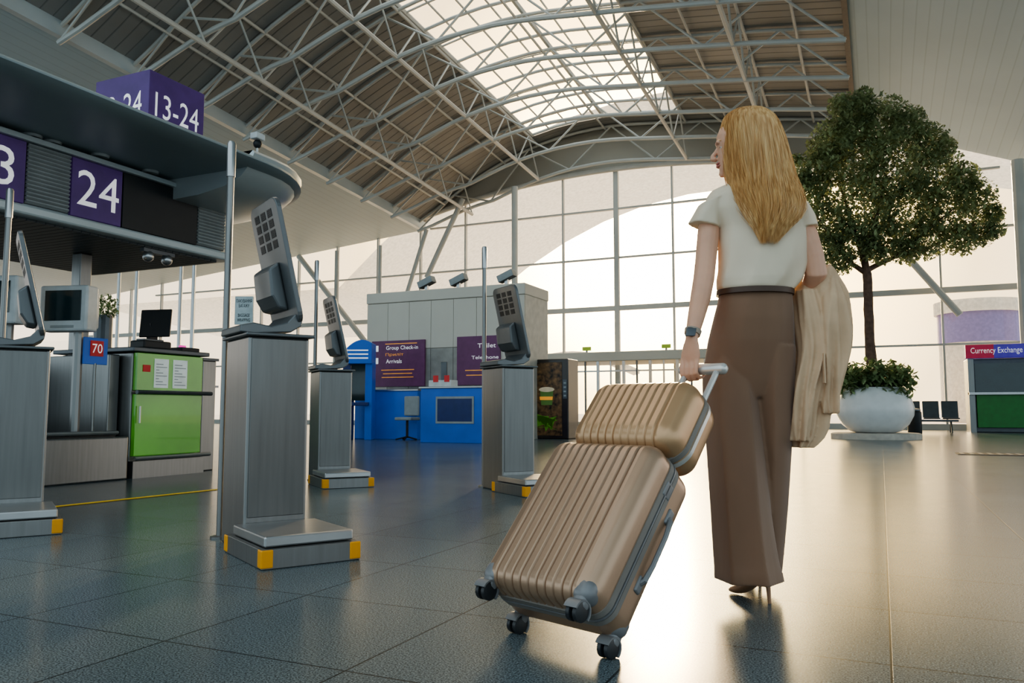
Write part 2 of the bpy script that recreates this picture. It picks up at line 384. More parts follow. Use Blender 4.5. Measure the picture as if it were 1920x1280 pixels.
for i in range(15):
    x=-12.6+.5*i; w=.05 if i%2==0 else .025
    MB().box(x-w,x+w,28.55,28.65,0,2.5).build('door_frame',DKSTEEL if i%4==1 else STEELL,d1)
MB().box(-12.6,-5.6,28.56,28.64,2.1,2.16).build('door_rail',STEELL,d1)
MB().box(-12.7,-5.5,28.5,31.3,2.5,2.85).build('header',BEIGE,d1,bevel=.03)
MB().box(-12.6,-5.6,28.62,28.64,.05,2.5).build('glass',GLASS,d1)
EXG=M_('exit_green',(.3,.42,.05),.5,emit=.3)
for px in (1097,1247):
    p=ony(px,667,28.4); o=thing('exit_sign','small green lit sign on the vestibule roof, %s'%('behind the vending machine side' if px<1100 else 'next to the woman'),'sign',(p.x,28.6,2.85),0,'green exit signs')
    MB().box(p.x-.16,p.x+.16,28.55,28.65,2.92,3.06).build('panel',EXG,o); MB().box(p.x-.03,p.x+.03,28.57,28.63,2.85,2.92).build('bracket',STEEL,o)
A=onz(105,950); B=onz(420,916.5); dv=(B-A).normalized(); nn=Vector((dv.y,-dv.x,0)); A=A-dv*2
o=MB().add([A-nn*.035+Z*.004,B-nn*.035+Z*.004,B+nn*.035+Z*.004,A+nn*.035+Z*.004],[(0,1,2,3)]).build('floor_line',YLINE,closed=False); tag(o,'yellow line taped on the floor before check-in counter','floor line')
p=onz(1870,852); o=thing('floor_grate','dark rectangular grate set in the floor at right','grate',(p.x,p.y,0),0)
MB().box(p.x-.55,p.x+.8,p.y-.3,p.y+.3,0,.008).build('frame',BLACK,o)
for i in range(10): MB().box(p.x-.50+i*.128,p.x-.45+i*.128,p.y-.27,p.y+.27,.008,.012).build('bar',DKSTEEL,o)
# ---------------------------------------------------------------- kiosks
KFRONT=M_('kiosk_front_steel',(.17,.17,.165),.34,.8,.08,4,.03,30,(10,10,.5))
def kiosk():
    t=thing('self_service_kiosk','','kiosk',(0,0,0),0,'steel self-service kiosks')
    B=lambda:MB()
    B().box(0,.45,0,.56,.0,.085).build('scale_base',STEEL,t,bevel=.004,local=True)
    B().box(.02,.43,.03,.50,.088,.135).build('scale_plate',STEELL,t,bevel=.008,local=True)
    for x,y in ((0,0),(.45,0),(0,.56),(.45,.56)):
        sx=1 if x==0 else -1; sy=1 if y==0 else -1
        b=B(); b.box(min(x-.004*sx,x+.05*sx),max(x-.004*sx,x+.05*sx),min(y-.004*sy,y+.05*sy),max(y-.004*sy,y+.05*sy),.006,.084)
        b.build('corner_cap',YEL,t,bevel=.006,local=True,label='yellow corner cap')
    B().box(.07,.38,.50,.88,0,1.045).build('column',STEEL,t,bevel=.01,local=True)
    B().box(.085,.365,.494,.50,.16,1.035).build('door_panel',KFRONT,t,bevel=.003,local=True)
    B().box(.372,.384,.55,.83,.02,1.03).build('side_panel',STEELL,t,bevel=.003,local=True)
    B().box(.05,.40,.47,.90,1.045,1.062).build('top_plate',KHEAD,t,bevel=.006,local=True)
    po=[(.03,1.065),(.035,1.10),(.10,1.115),(.19,1.10),(.27,1.125),(.31,1.17),(.352,1.165),(.345,1.11),(.29,1.075),(.1,1.06)]
    B().prism([(x,.52,z) for x,z in po],(0,.34,0)).build('neck',KHEAD,t,bevel=.006,local=True)
    X0,Z0,X1,Z1=.325,1.12,.175,1.765; ax=Vector((X1-X0,0,Z1-Z0)); Ls=ax.length; ax.normalize(); nx=Vector((ax.z,0,-ax.x)); yy=Vector((0,1,0)); c=Vector((X0,.49,Z0))
    w=.42; r=.06; out=[]
    for cx,cy,a0 in ((w-r,r,-90),(w-r,Ls-r,0),(r,Ls-r,90),(r,r,180)):
        for k in range(6):
            a=R(a0+90*k/5); out.append(c+yy*(cx+r*cos(a))+ax*(cy+r*sin(a)))
    B().prism(out,nx*.026).build('screen_housing',KHEAD,t,bevel=.005,local=True)
    s2=B(); s2.ob(c+yy*.21+ax*.38+nx*.028,yy*.17,ax*.2,nx*.003); s2.build('touch_screen',SCREEN,t,local=True)
    q=c+yy*.12-nx*.0; po=[(.08,0),(.10,.05),(.17,.075),(.31,.06),(.34,0)]
    B().prism([q+ax*a-nx*b for a,b in po],yy*.27).build('rear_housing',KHEAD,t,bevel=.012,local=True)
    for i in range(3):
        for j in range(4):
            pc=c+yy*(.10+i*.10)+ax*(.41+j*.054)
            gr=B()
            for m in range(4): gr.ob(pc+yy*.02+ax*(.006+m*.0095)-nx*.0008,yy*.033,ax*.0028,nx*.001)
            gr.ob(pc+yy*.02+ax*.020-nx*.0002,yy*.036,ax*.021,nx*.0005); gr.build('vent',BLACK,t,local=True)
    return t
K=kiosk(); B1=['large steel self-service kiosk with scale, in front of the tall pole','steel self-service kiosk cut by the left edge','steel self-service kiosk behind the large one, before the blue counters','steel self-service kiosk just behind the tilted suitcase']
def e1(r): return Vector((cos(r),sin(r),0))
for k,(px,py,loc,ya) in enumerate(((490,1070,0,35),(92,1003,.39,33),(606,917,0,27),(985,933,0.0,29))):
    o=K if k==0 else ctree(K); rz=PSI+R(ya); p=onz(px,py)-e1(rz)*loc
    o.location=p; o.rotation_euler=(0,0,rz); o['label']=B1[k]
for k,(px,py,pt,lab) in enumerate(((412,1008,240,'tall grey pole beside the large kiosk'),(586,0,485,'tall grey pole behind the large kiosk, beside the third kiosk'),(907,912,460,'tall grey pole at the kiosk nearest the suitcase'),(0,0,335,'tall grey pole cut by the left edge'))):
    if py==0: p=ond(px-(14 if px==0 else 0),900 if px else 960,7.9 if px else 5.3); p.z=0
    else: p=onz(px,py)
    t=thing('stanchion_pole',lab,'pole',p,0,'tall poles beside the kiosks'); H=2.17
    MB().lathe(p,[(.019,0),(.019,H-.2)],16).build('pole',STEEL,t,smooth=True); MB().lathe(p,[(.024,H-.2),(.024,H-.015),(.018,H)],16).build('cap',STEELL,t,smooth=True)
    MB().lathe(p,[(.05,0),(.05,.01),(.03,.015)],16).build('foot',STEEL,t,smooth=True)
# ---------------------------------------------------------------- check-in canopy & band
t=thing('sign_gantry','long grey sign band with counter numbers above the check-in desks','sign band',(-7,5,2.4))
MB().box(-8.9,-6.82,-1,6.86,2.47,3.05).build('body',CANOPY,t,bevel=.02)
MB().box(-9.0,-6.72,-1,6.92,2.38,2.47).build('lower_lip',CANOPYL,t,bevel=.02)
MB().box(-8.9,-6.85,-1,6.8,2.36,2.38).build('slatted_underside',SLATD,t)
MB().box(-9.0,-6.75,-1,6.9,3.05,3.1).build('upper_lip',CANOPYL,t,bevel=.01)
def pan(name,y0,y1,mat): return MB().box(-6.84,-6.79,y0+.008,y1-.008,2.49,3.045).build(name,mat,t,bevel=.004)
pan('number_panel',4.92,5.48,PURP); pan('number_panel',3.93,4.49,PURP); pan('number_panel',2.9,3.42,PURP); pan('display_panel',5.48,6.45,BLACK)
text('24',WHITE,t,(-6.787,5.21,2.78),(0,1,0),Z,.45,.34); text('23',WHITE,t,(-6.787,4.16,2.78),(0,1,0),Z,.44,.34)
def louv(y0,y1):
    MB().box(-6.84,-6.81,y0,y1,2.5,3.04).build('louvre_backing',BLACK,t)
    b=MB()
    for i in range(15): b.ob((-6.80,(y0+y1)/2,2.52+i*.036),Vector((.016,0,.010)),Vector((0,(y1-y0)/2-.01,0)),Vector((-.004,0,.007)))
    b.build('louvre',LOUV,t)
louv(4.49,4.92); louv(6.45,6.86); louv(3.42,3.93)
for y,x in ((1.5,-7.9),(5.2,-7.9),(6.45,-7.2)): MB().tube([(x,y,3.1),(x,y,3.17)],.04,8).build('hanger',STEEL,t)
c=thing('check_in_canopy','long dark rounded canopy overhanging the check-in sign band','canopy',(-7.5,3,3.2))
def plan(o,zend):
    P=[(-5.6+o,-3)]
    for k in range(25):
        a=PI*k/24; P.append((-7.5+(1.9+o)*cos(a),6.2+(1.65+o)*sin(a)))
    P.append((-9.4-o,-3)); return P
def slab(offs):
    return MB().rings([[Vector((x,y,z)) for x,y in plan(o,0)] for o,z in offs])
slab([(-.25,3.14),(-.06,3.15),(0,3.18),(-.01,3.21),(-.1,3.25),(-.6,3.28)]).build('slab',CANOPY,c,smooth=True,ang=50)
rs=[]
for (o,z) in ((-1.1,2.92),(-.7,2.93),(-.35,2.98),(-.12,3.06),(-.0,3.18),(.05,3.28),(.03,3.31),(-.06,3.24),(-.3,3.2)):
    P=[]
    for k in range(21):
        a=PI*k/20; P.append(Vector((-7.58+(1.85+o)*cos(a),6.42+(1.4+o)*sin(a),z)))
    P+= [Vector((-7.58-(1.85+o),6.1,z)),Vector((-7.58+(1.85+o),6.1,z))]; rs.append(P)
MB().rings(rs).build('curved_end',CANOPYL,c,smooth=True,ang=50)
for px,py in ((60,256),(97,268),(188,293),(282,323)):
    p=onz(px,py,3.13); MB().lathe(p+Z*-.012,[(.075,0),(.085,.022)],18).build('downlight',LOUV,c,smooth=True)
for y in (6.2,2.2): MB().tube([(-8.3,y,0),(-8.3,y,3.15)],.07,10).build('post',STEEL,c,smooth=True)
s=thing('zone_sign','purple box sign reading 13-24 on top of the canopy','sign',(-7.35,6.3,3.28))
MB().box(-7.78,-6.95,5.88,6.64,3.28,4.30).build('box',PURP,s,bevel=.006)
text('13-24',WHITE,s,(-6.947,6.26,3.95),(0,1,0),Z,.60,.27); text('13-24',WHITE,s,(-7.36,5.877,3.95),(1,0,0),Z,.62,.27)
p=onx(483,262,-6.3)
s=thing('security_camera','small white security camera on a bracket above the canopy end','camera',(p.x,p.y,3.28))
MB().tube([(p.x,p.y,3.2),(p.x,p.y,p.z+.05)],.012,8).build('bracket',WPL,s); MB().sph((p.x,p.y,p.z-.05),.05).build('lens_dome',BLACK,s,smooth=True)
MB().box(p.x-.05,p.x+.05,p.y-.07,p.y+.07,p.z,p.z+.07).build('housing',WPL,s,bevel=.01)
p=onz(296,470,2.36)
s=thing('twin_spotlight','pair of small spotlights under the sign band','spotlight',(p.x,p.y,2.36))
MB().box(p.x-.03,p.x+.03,p.y-.2,p.y+.2,2.32,2.36).build('bracket',DKSTEEL,s)
for dy in (-.12,.12): MB().sph((p.x,p.y+dy,2.28),.06).build('lamp_head',STEELL,s,smooth=True)
# ---------------------------------------------------------------- check-in desk
s=thing('check_in_desk','check-in desk with glossy green glass front beside the conveyor','check-in desk',(-7.3,6.2,0))
MB().box(-7.9,-6.85,5.72,6.62,0,1.26).build('carcass',STEEL,s,bevel=.01)
MB().box(-8.0,-6.78,5.68,6.68,1.27,1.315).build('counter_top',DKSTEEL,s,bevel=.008)
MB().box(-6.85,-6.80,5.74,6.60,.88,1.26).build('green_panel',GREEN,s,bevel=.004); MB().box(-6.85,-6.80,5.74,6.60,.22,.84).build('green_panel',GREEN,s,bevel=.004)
MB().tube([(-6.74,5.70,.86),(-6.74,6.68,.86)],.022,8).build('bumper_rail',DKSTEEL,s); MB().tube([(-6.74,5.70,.2),(-6.74,6.68,.2)],.022,8).build('bumper_rail',STEELL,s)
MB().box(-6.9,-6.78,5.72,6.64,0,.17).build('plinth',STEEL,s)
PAPER=M_('paper',(.8,.84,.8),.6,emit=.15)
for y0,y1,z0,z1,m,nm in ((5.95,6.13,.91,1.21,PAPER,'notice'),(6.19,6.38,.91,1.21,PAPER,'notice'),(5.81,5.90,1.07,1.14,RED,'red_notice')):
    q=MB().box(-6.80,-6.794,y0,y1,z0,z1).build(nm,m,s)
    if m is PAPER:
        b=MB()
        for r_ in range(8):
            b.box(-6.794,-6.793,y0+.02,y1-.02-.05*(r_%3),z0+.03+r_*.03,z0+.038+r_*.03)
        b.build('print',LOUV,q)
MB().tube([(-6.77,5.77,.55),(-6.77,5.77,.72)],.01,8).build('handle',STEELL,s)
s=thing('steel_partition','tall brushed steel partition right of the green desk','partition',(-7.3,6.8,0))
MB().box(-8.2,-6.95,6.75,6.95,0,1.24).build('panel',STEEL,s,bevel=.01); MB().box(-8.2,-6.93,6.73,6.97,1.24,1.27).build('cap',DKSTEEL,s)
s=thing('baggage_conveyor','low steel baggage conveyor left of the green desk','conveyor',(-7.3,5,0))
MB().box(-8.9,-6.78,4.72,5.66,0,.42).build('bed',STEEL,s,bevel=.015); MB().box(-8.9,-6.85,4.80,5.56,.42,.44).build('belt',BLACK,s)
MB().box(-8.9,-6.9,4.66,4.74,0,.62).build('side_guard',STEEL,s,bevel=.01); MB().box(-8.9,-7.0,5.58,5.70,.42,1.24).build('side_guard',STEEL,s,bevel=.01)
MB().box(-8.9,-8.6,4.6,5.7,.42,1.2).build('hood',DKSTEEL,s,bevel=.02)
MB().tube([(-6.82,4.8,.46),(-6.82,5.56,.46)],.02,8).build('roller',STEELL,s)
def monitor(px,py,d,lab,post=True):
    P=ond(px,py,d); s=thing('display_monitor',lab,'monitor',(P.x,P.y,0),PSI-R(8),'white display monitors on posts')
    zc=P.z; L=lambda:MB()
    L().box(-.25,.25,-.03,.14,zc-.22,zc+.22).build('housing',WPL,s,bevel=.02,local=True); L().prism([(-.18,.14,zc-.18),(.18,.14,zc-.18),(.18,.14,zc+.18),(-.18,.14,zc+.18)],(0,.12,0)).build('rear_shell',WPL,s,bevel=.02,local=True)
    L().box(-.19,.19,-.036,-.03,zc-.12,zc+.17).build('screen',SCREEN,s,local=True,bevel=.005)
    L().box(-.12,.12,-.036,-.03,zc-.19,zc-.165).build('control_strip',LOUV,s,local=True)
    L().tube([(.08,.1,0),(.08,.1,zc-.2)],.045,10).build('post',STEEL,s,local=True,smooth=True)
monitor(122,578,7.6,'white boxy display monitor beside the number 70 sign'); monitor(-12,562,7.2,'white boxy display monitor cut by the left edge')
P=onx(292,606,-7.25); s=thing('computer_monitor','black computer monitor on the green check-in desk','monitor',(P.x,P.y,1.315),0)
L=MB(); L.ob((P.x,P.y,P.z),hf*.015,(rt*.95-hf*.2).normalized()*.19,Vector((0,0,.155))+hf*.02); L.build('screen_back',BLACK,s,bevel=.01)
MB().box(P.x-.1,P.x-.04,P.y-.03,P.y+.07,1.33,P.z).build('neck',BLACK,s); MB().box(P.x-.16,P.x+.06,P.y-.10,P.y+.12,1.315,1.335).build('base',BLACK,s,bevel=.006)
s=thing('ticket_printer','low black printer on the check-in desk top','printer',(-6.95,6.05,1.315)); MB().box(-7.05,-6.84,5.85,6.2,1.315,1.40).build('body',BLACK,s,bevel=.015); MB().box(-7.02,-6.9,5.9,6.15,1.40,1.42).build('paper_cover',DKSTEEL,s,bevel=.005)
s=thing('document_scanner','small black scanner with pink light on the check-in desk','scanner',(-6.95,6.45,1.315)); MB().box(-7.05,-6.85,6.35,6.6,1.315,1.36).build('body',BLACK,s,bevel=.01); MB().box(-6.98,-6.95,6.42,6.50,1.36,1.39).build('glow_lamp',M_('pink_light',(.8,.05,.4),.5,emit=1.0),s,bevel=.005)
P=onx(180,658,-6.93); s=thing('gate_number_sign','small blue and red sign reading 70','sign',(P.x,P.y,.0))
MB().box(P.x-.02,P.x,P.y-.13,P.y+.13,P.z-.13,P.z+.13).build('board',BLUE,s,bevel=.004); MB().box(P.x,P.x+.01,P.y-.065,P.y+.075,P.z-.05,P.z+.10).build('red_field',RED,s)
text('70',WHITE,s,(P.x+.012,P.y+.005,P.z+.025),(0,1,0),Z,.11,.09); MB().tube([(P.x-.01,P.y,0),(P.x-.01,P.y,P.z-.12)],.015,8).build('post',STEEL,s)
P=onx(149,600,-7.8)
s=thing('square_post','thick square steel post under the sign band left of the desk','post',(P.x,P.y,0))
MB().box(P.x-.07,P.x+.07,P.y-.07,P.y+.07,.0,2.36).build('shaft',STEEL,s,bevel=.01); MB().box(P.x-.1,P.x+.1,P.y-.1,P.y+.1,0,.03).build('foot',DKSTEEL,s)
for k,px in enumerate((222,255,338,362)):
    P=ony(px,560,13); o=MB().tube([(P.x,13,0),(P.x,13,5.5)],.04,8).build('support_post',STEELL,smooth=True); tag(o,'thin steel post behind the check-in desk, %s from the left'%ordn[k],'post','thin posts behind the check-in desk')
P=ond(458,582,14); s=thing('wrapping_sign','pale sign for baggage wrapping beside the large kiosk head','sign',(P.x,P.y,0),PSI)
L=MB(); L.box(-.16,.16,-.02,.02,P.z-.25,P.z+.25).build('board',M_('pale_blue_sign',(.5,.58,.6),.5),s,local=True); MB().tube([(0,0.03,0),(0,0.03,P.z)],.025,8).build('post',STEEL,s,local=True)
text('ПАКУВАННЯ\nБАГАЖУ\n\nBAGGAGE\nWRAPPING',BLACK,s,(0,-.021,P.z),(1,0,0),Z,.27,.40,local=True)
for k,(px,d) in enumerate(((205,12.5),(330,15))):
    P=ond(px,640,d); s=thing('rear_counter','glass topped counter far behind the green desk, %s'%('nearer one' if k==0 else 'farther one'),'counter',(P.x,P.y,0),0,'rear glass counters')
    MB().box(P.x-1.2,P.x+.6,P.y-.4,P.y+.4,0,1.1).build('body',DKSTEEL,s,bevel=.01); MB().box(P.x-1.2,P.x+.6,P.y-.4,P.y-.38,1.1,1.75).build('glass_screen',GLASS,s); MB().box(P.x-1.25,P.x+.65,P.y-.45,P.y+.45,1.1,1.14).build('top',STEELL,s)
# ---------------------------------------------------------------- foliage
def leaves(b,c,r,n,size,flat=1.0):
    for _ in range(n):
        d=Vector((random.gauss(0,1),random.gauss(0,1),random.gauss(0,1))).normalized(); q=c+Vector((d.x*r,d.y*r,d.z*r*flat))*(.45+.6*random.random())
        u=Vector((random.gauss(0,1),random.gauss(0,1),random.gauss(0,1))).normalized(); w,_x=frame(u); s_=size*(.6+.8*random.random())
        b.add([q-u*s_,q+w*s_*.5,q+u*s_,q-w*s_*.5],[(0,1,2,3)])
p=onz(1642,822); s=thing('potted_tree','tall bushy green tree in a large white round pot','tree',(p.x,p.y,.14)); DT=(p-CAM).dot(hf)
o=thing('planter','large white bowl planter on a low round base under the tree','planter',(p.x,p.y,0))
MB().lathe(p,[(1.0,0),(1.0,.12),(.95,.14)],40).build('base_disc',EXT,o,smooth=True)
MB().lathe(p,[(.42,.14),(.56,.18),(.74,.34),(.85,.55),(.87,.74),(.80,.98),(.69,1.16),(.67,1.22),(.60,1.22),(.58,1.10)],40).build('bowl',POT,o,smooth=True)
TT=lambda px,py,dd=0: ond(px,py,DT+dd)
def bez(pts,k=4):
    out=[]
    for i in range(len(pts)-1):
        for j in range(k): out.append(pts[i].lerp(pts[i+1],j/k)+Vector((random.uniform(-1,1),random.uniform(-1,1),0))*.015)
    return out+[pts[-1]]
base=Vector((p.x,p.y,1.12))
MB().tube(bez([base,TT(1632,640),TT(1628,560),TT(1624,500),TT(1610,440)]),[.13]*4+[.115]*4+[.11]*4+[.09]*4+[.05],10).build('trunk',BARK,s,smooth=True)
for pts in ([(1624,512),(1590,490),(1555,440),(1530,400)],[(1626,506),(1680,480),(1730,440),(1790,390)],[(1620,490),(1640,420),(1660,330),(1650,240)],[(1615,470),(1590,400),(1570,320)],[(1680,480),(1740,465),(1830,420)]):
    q=[TT(x,y,random.uniform(-.4,.4) if i else 0) for i,(x,y) in enumerate(pts)]
    n=len(bez(q)); MB().tube(bez(q),[.07-.055*i/(n-1) for i in range(n)],7).build('branch',BARK,s,smooth=True)
fb=MB(); mpx=DT/F*1.02
for (x,y,r,k) in ((1600,215,45,900),(1650,235,60,1300),(1560,270,48,900),(1700,235,40,700),(1740,270,42,800),(1600,300,75,1700),(1530,320,42,800),(1520,370,36,600),(1670,320,80,1900),(1750,330,60,1200),(1805,335,34,550),(1830,370,38,600),(1862,400,22,300),(1780,395,55,1000),(1838,435,30,450),(1700,390,72,1600),(1610,390,75,1500),(1550,420,50,900),(1600,450,50,900),(1545,465,36,550),(1660,450,46,850),(1740,445,44,750),(1800,450,32,450),(1575,492,26,320),(1700,468,30,400),(1508,335,20,200),(1575,200,25,250),(1865,430,20,180),(1490,300,14,90),(1775,275,20,180),(1620,180,18,150),(1640,470,26,260)):
    for q in (-.45,.45): leaves(fb,TT(x,y,q*r*mpx*1.2+random.uniform(-.1,.1)),r*mpx*.95,int(k*1.1),.060)
fb.build('foliage',LEAF,s,closed=False)
o=thing('pot_plant','leafy low plants growing around the trunk in the white pot','plant',(p.x,p.y,1.1))
b=MB()
for k in range(20):
    a=2*PI*k/20; leaves(b,Vector((p.x+.60*cos(a),p.y+.60*sin(a),1.40+.16*sin(3*a))),.36,130,.095)
b.build('foliage',LEAF2,o,closed=False); MB().lathe((p.x,p.y,1.06),[(.56,0),(.56,.06)],24).build('soil',BARK,o)
P=ond(195,578,11); o=thing('small_plant','small green plant on the rear counter beside the white monitor','plant',(P.x,P.y,0)); b=MB(); leaves(b,P,.2,500,.03); b.build('foliage',LEAF2,o,closed=False); MB().lathe((P.x,P.y,0),[(.12,0),(.12,P.z-.1)],14).build('stand',DKSTEEL,o)
# ---------------------------------------------------------------- beige service block
YB=17.0; xl=ony(687,800,YB).x; xr=ony(985,800,YB).x; ht=ony(985,530,YB).z
s=thing('service_block','tall beige panelled service block with plum information boards','service block',((xl+xr)/2,18.5,0))
MB().box(xl,xr,YB,YB+1.4,0,ht).build('body',M_('block_grey',(.56,.52,.45),.5),s)
nx=7; MIDP=M_('mid_panel',(.30,.28,.25),.4,.3)
for i in range(nx):
    x0=xl+(xr-xl)*i/nx; x1=xl+(xr-xl)*(i+1)/nx
    MB().box(x0+.004,x1-.004,YB-.04,YB,2.2,ht-.28).build('upper_panel',BEIGE,s,bevel=.004); MB().box(x0+.004,x1-.004,YB-.04,YB,.0,2.19).build('lower_panel',BEIGE if i in(0,6) else MIDP,s,bevel=.004)
MB().box(xl-.02,xr+.02,YB-.06,YB+1.42,ht-.27,ht).build('cornice',BEIGE,s,bevel=.02)
def board(px0,px1,py0,py1,lab,lines,bars):
    a=ony(px0,py1,YB-.08); c=ony(px1,py0,YB-.08); o=thing('information_board',lab,'sign',((a.x+c.x)/2,YB-.08,a.z),0,'plum information boards'); MB().box(a.x,c.x,YB-.1,YB-.045,a.z,c.z).build('panel',PURPD,o,bevel=.005)
    w=c.x-a.x; h=c.z-a.z
    for (tx,ty,tw,th_,st,m) in lines: text(st,m,o,(a.x+w*tx,YB-.103,a.z+h*ty),(1,0,0),Z,w*tw,h*th_)
    for (tx,ty,tw) in bars: MB().box(a.x+w*(tx-tw/2),a.x+w*(tx+tw/2),YB-.103,YB-.1,a.z+h*(ty-.008),a.z+h*(ty+.008)).build('fine_print',ORANGE,o)
    return o,a,c
o,a,c=board(697,797,636,725,'plum information board reading Group Check-in and Arrivals',[(.58,.83,.60,.11,'Group Check-in',WHITE),(.44,.69,.34,.08,'Приліт',ORANGE),(.43,.55,.30,.09,'Arrivals',WHITE)],[(.56,.93,.6),(.5,.36,.62),(.5,.28,.55),(.5,.2,.6)])
for z in (.83,.56): MB().box(a.x+.05,a.x+.20,YB-.105,YB-.1,a.z+(c.z-a.z)*z-.07,a.z+(c.z-a.z)*z+.08).build('pictogram',WHITE,o)
board(857,938,628,722,'plum information board reading Toilet and Telephone',[(.70,.80,.42,.09,'Toilet',WHITE),(.66,.55,.62,.09,'Telephone',WHITE)],[(.5,.3,.6),(.5,.2,.55)])
for k,px in enumerate((800,860,950)):
    P=ony(px,530,YB+.5); s=thing('roof_projector','white angled floodlight on top of the beige block, %s from the left'%ordn[k],'floodlight',(P.x,YB+.5,ht),0,'floodlights on the beige block')
    MB().box(P.x-.04,P.x+.04,YB+.46,YB+.54,ht,ht+.2).build('stand',STEELL,s); b=MB(); b.ob((P.x,YB+.5,ht+.28),Vector((.2,0,.08)),Vector((0,.12,0)),Vector((-.03,0,.08))); b.build('lamp_body',LOUV,s,bevel=.01)
def counter(px0,px1,pyb,pyt,d,lab,recess=True):
    a=onz(px0,pyb); Y=a.y; x0=a.x; x1=ony(px1,pyb,Y).x; h=ony((px0+px1)/2,pyt,Y).z; s=thing('blue_counter',lab,'counter',((x0+x1)/2,Y,0),0,'blue service counters')
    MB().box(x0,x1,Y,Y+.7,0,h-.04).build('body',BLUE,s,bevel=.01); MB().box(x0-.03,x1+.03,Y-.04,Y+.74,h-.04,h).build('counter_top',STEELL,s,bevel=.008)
    if recess:
        w=x1-x0; MB().box(x0+w*.26,x0+w*.88,Y-.02,Y,h*.34,h*.82).build('recess_frame',LOUV,s,bevel=.004); MB().box(x0+w*.29,x0+w*.85,Y-.025,Y-.019,h*.38,h*.78).build('recess',BLUED,s)
    return x0,x1,Y,h
x0,x1,YC,hc=counter(788,903,829,724,0,'blue counter with recessed display, in front of the beige block')
x2,x3,YC2,hc2=counter(664,782,822,730,0,'plain blue counter left of the one with recessed display',False)
s=thing('counter_box','white box with red labels on the blue counter','box',((x0+.5),YC+.3,hc)); MB().box(x0+.1,x0+.65,YC+.15,YC+.45,hc,hc+.14).build('carton',WPL,s,bevel=.01)
for q in (.28,.55): MB().box(x0+q-.06,x0+q+.06,YC+.14,YC+.15,hc+.10,hc+.24).build('red_label',RED,s)
s=thing('counter_screen','small dark screen standing behind the blue counter','monitor',(x0+.3,YC+.55,hc)); MB().box(x0+.2,x0+.34,YC+.5,YC+.55,hc,hc+.55).build('screen',DKSTEEL,s,bevel=.01); MB().box(x0+.18,x0+.36,YC+.46,YC+.6,hc,hc+.03).build('base',BLACK,s)
s=thing('office_chair','grey office chair between the two blue counters','chair',(x3-.05,YC2-.35,0)); q=Vector((x3-.05,YC2-.35,0))
MB().box(q.x-.22,q.x+.22,q.y-.2,q.y+.2,.45,.52).build('seat',LOUV,s,bevel=.02); MB().box(q.x-.2,q.x+.2,q.y+.16,q.y+.22,.55,1.0).build('backrest',LOUV,s,bevel=.03); MB().tube([q+Z*.05,q+Z*.45],.03,8).build('post',BLACK,s)
for k in range(5): MB().tube([q+Z*.08,q+Vector((.26*cos(k*1.257),.26*sin(k*1.257),.02))],.018,6).build('leg',BLACK,s)
P=onz(668,824); s=thing('blue_booth','tall rounded blue booth with white stripes left of the beige block','booth',(P.x,P.y,0),PSI)
MB().prism([(-.32,-.1,0),(-.14,-.1,0),(-.14,-.1,1.6),(-.20,-.1,2.0),(-.32,-.1,2.0)],(0,.5,0)).build('left_post',BLUED,s,local=True,bevel=.01)
arc=[(-.36+.72*i/10, 1.75+.55*math.sin(PI*(.12+.55*i/10))) for i in range(11)]
MB().prism([(-.36,-.2,1.75)]+[(x,-.2,z) for x,z in arc]+[(.36,-.2,1.75)],(0,.6,0)).build('hood',BLUE,s,local=True,bevel=.01)
MB().box(.2,.36,-.1,.4,0,1.8).build('right_post',BLUE,s,local=True,bevel=.01); MB().box(-.14,.2,0,.06,.9,1.75).build('screen',SCREEN,s,local=True); MB().box(-.3,.3,-.25,.3,.78,.86).build('shelf',BLUED,s,local=True,bevel=.01)
for k in range(3): MB().box(-.28,.28,-.206,-.2,1.86+k*.09,1.89+k*.09).build('stripe',WHITE,s,local=True)
P=onz(995,822); Yv=P.y; xa=P.x; xb=ony(1066,820,Yv).x; hv=ony(1030,673,Yv).z
s=thing('coffee_vending_machine','dark coffee vending machine with a cup picture beside the beige block','vending machine',((xa+xb)/2,Yv,0))
MB().box(xa,xb,Yv,Yv+.7,0,hv).build('cabinet',M_('dark_brown_cabinet',(.03,.018,.012),.3,coat=.3),s,bevel=.02)
w=xb-xa; xc=(xa+xb)/2-.06
MB().box(xa+.03,xb-.16,Yv-.012,Yv,.08,hv-.08).build('picture_panel',M_('coffee_print',(.03,.016,.01),.4,0,.9,9,c2=(.16,.08,.03)),s)
b=MB(); b.prism([(xc-.14,Yv-.014,.8),(xc+.14,Yv-.014,.8),(xc+.17,Yv-.014,1.15),(xc-.17,Yv-.014,1.15)],(0,-.004,0)); b.build('cup_picture',M_('cup_green',(.12,.22,.05),.5,emit=.1),s)
b=MB(); b.rings([[Vector((xc+cos(a*PI/10)*.2,y,1.17+sin(a*PI/10)*.06)) for a in range(20)] for y in (Yv-.016,Yv-.02)]); b.build('foam_picture',M_('foam',(.6,.5,.35),.5,emit=.2),s)
b=MB(); b.prism([(xc-.17,Yv-.021,.92),(xc+.15,Yv-.021,.92),(xc+.16,Yv-.021,1.0),(xc-.18,Yv-.021,1.0)],(0,-.003,0)); b.build('cup_stripe',ORANGE,s)
b=MB()
for k in range(14): b.prism([(xc-.35+random.random()*.6,Yv-.013,.15+random.random()*.35),(xc-.3+random.random()*.6,Yv-.013,.2+random.random()*.35),(xc-.3+random.random()*.6,Yv-.013,.2+random.random()*.4)],(0,-.002,0))
b.build('leaf_picture',M_('print_green',(.10,.26,.02),.5,emit=.1),s)
MB().box(xb-.13,xb-.03,Yv-.015,Yv,.95,1.4).build('control_panel',DKSTEEL,s)
for z in (1.0,1.1,1.2,1.3): MB().box(xb-.11,xb-.05,Yv-.02,Yv-.015,z,z+.04).build('button',LOUV,s)
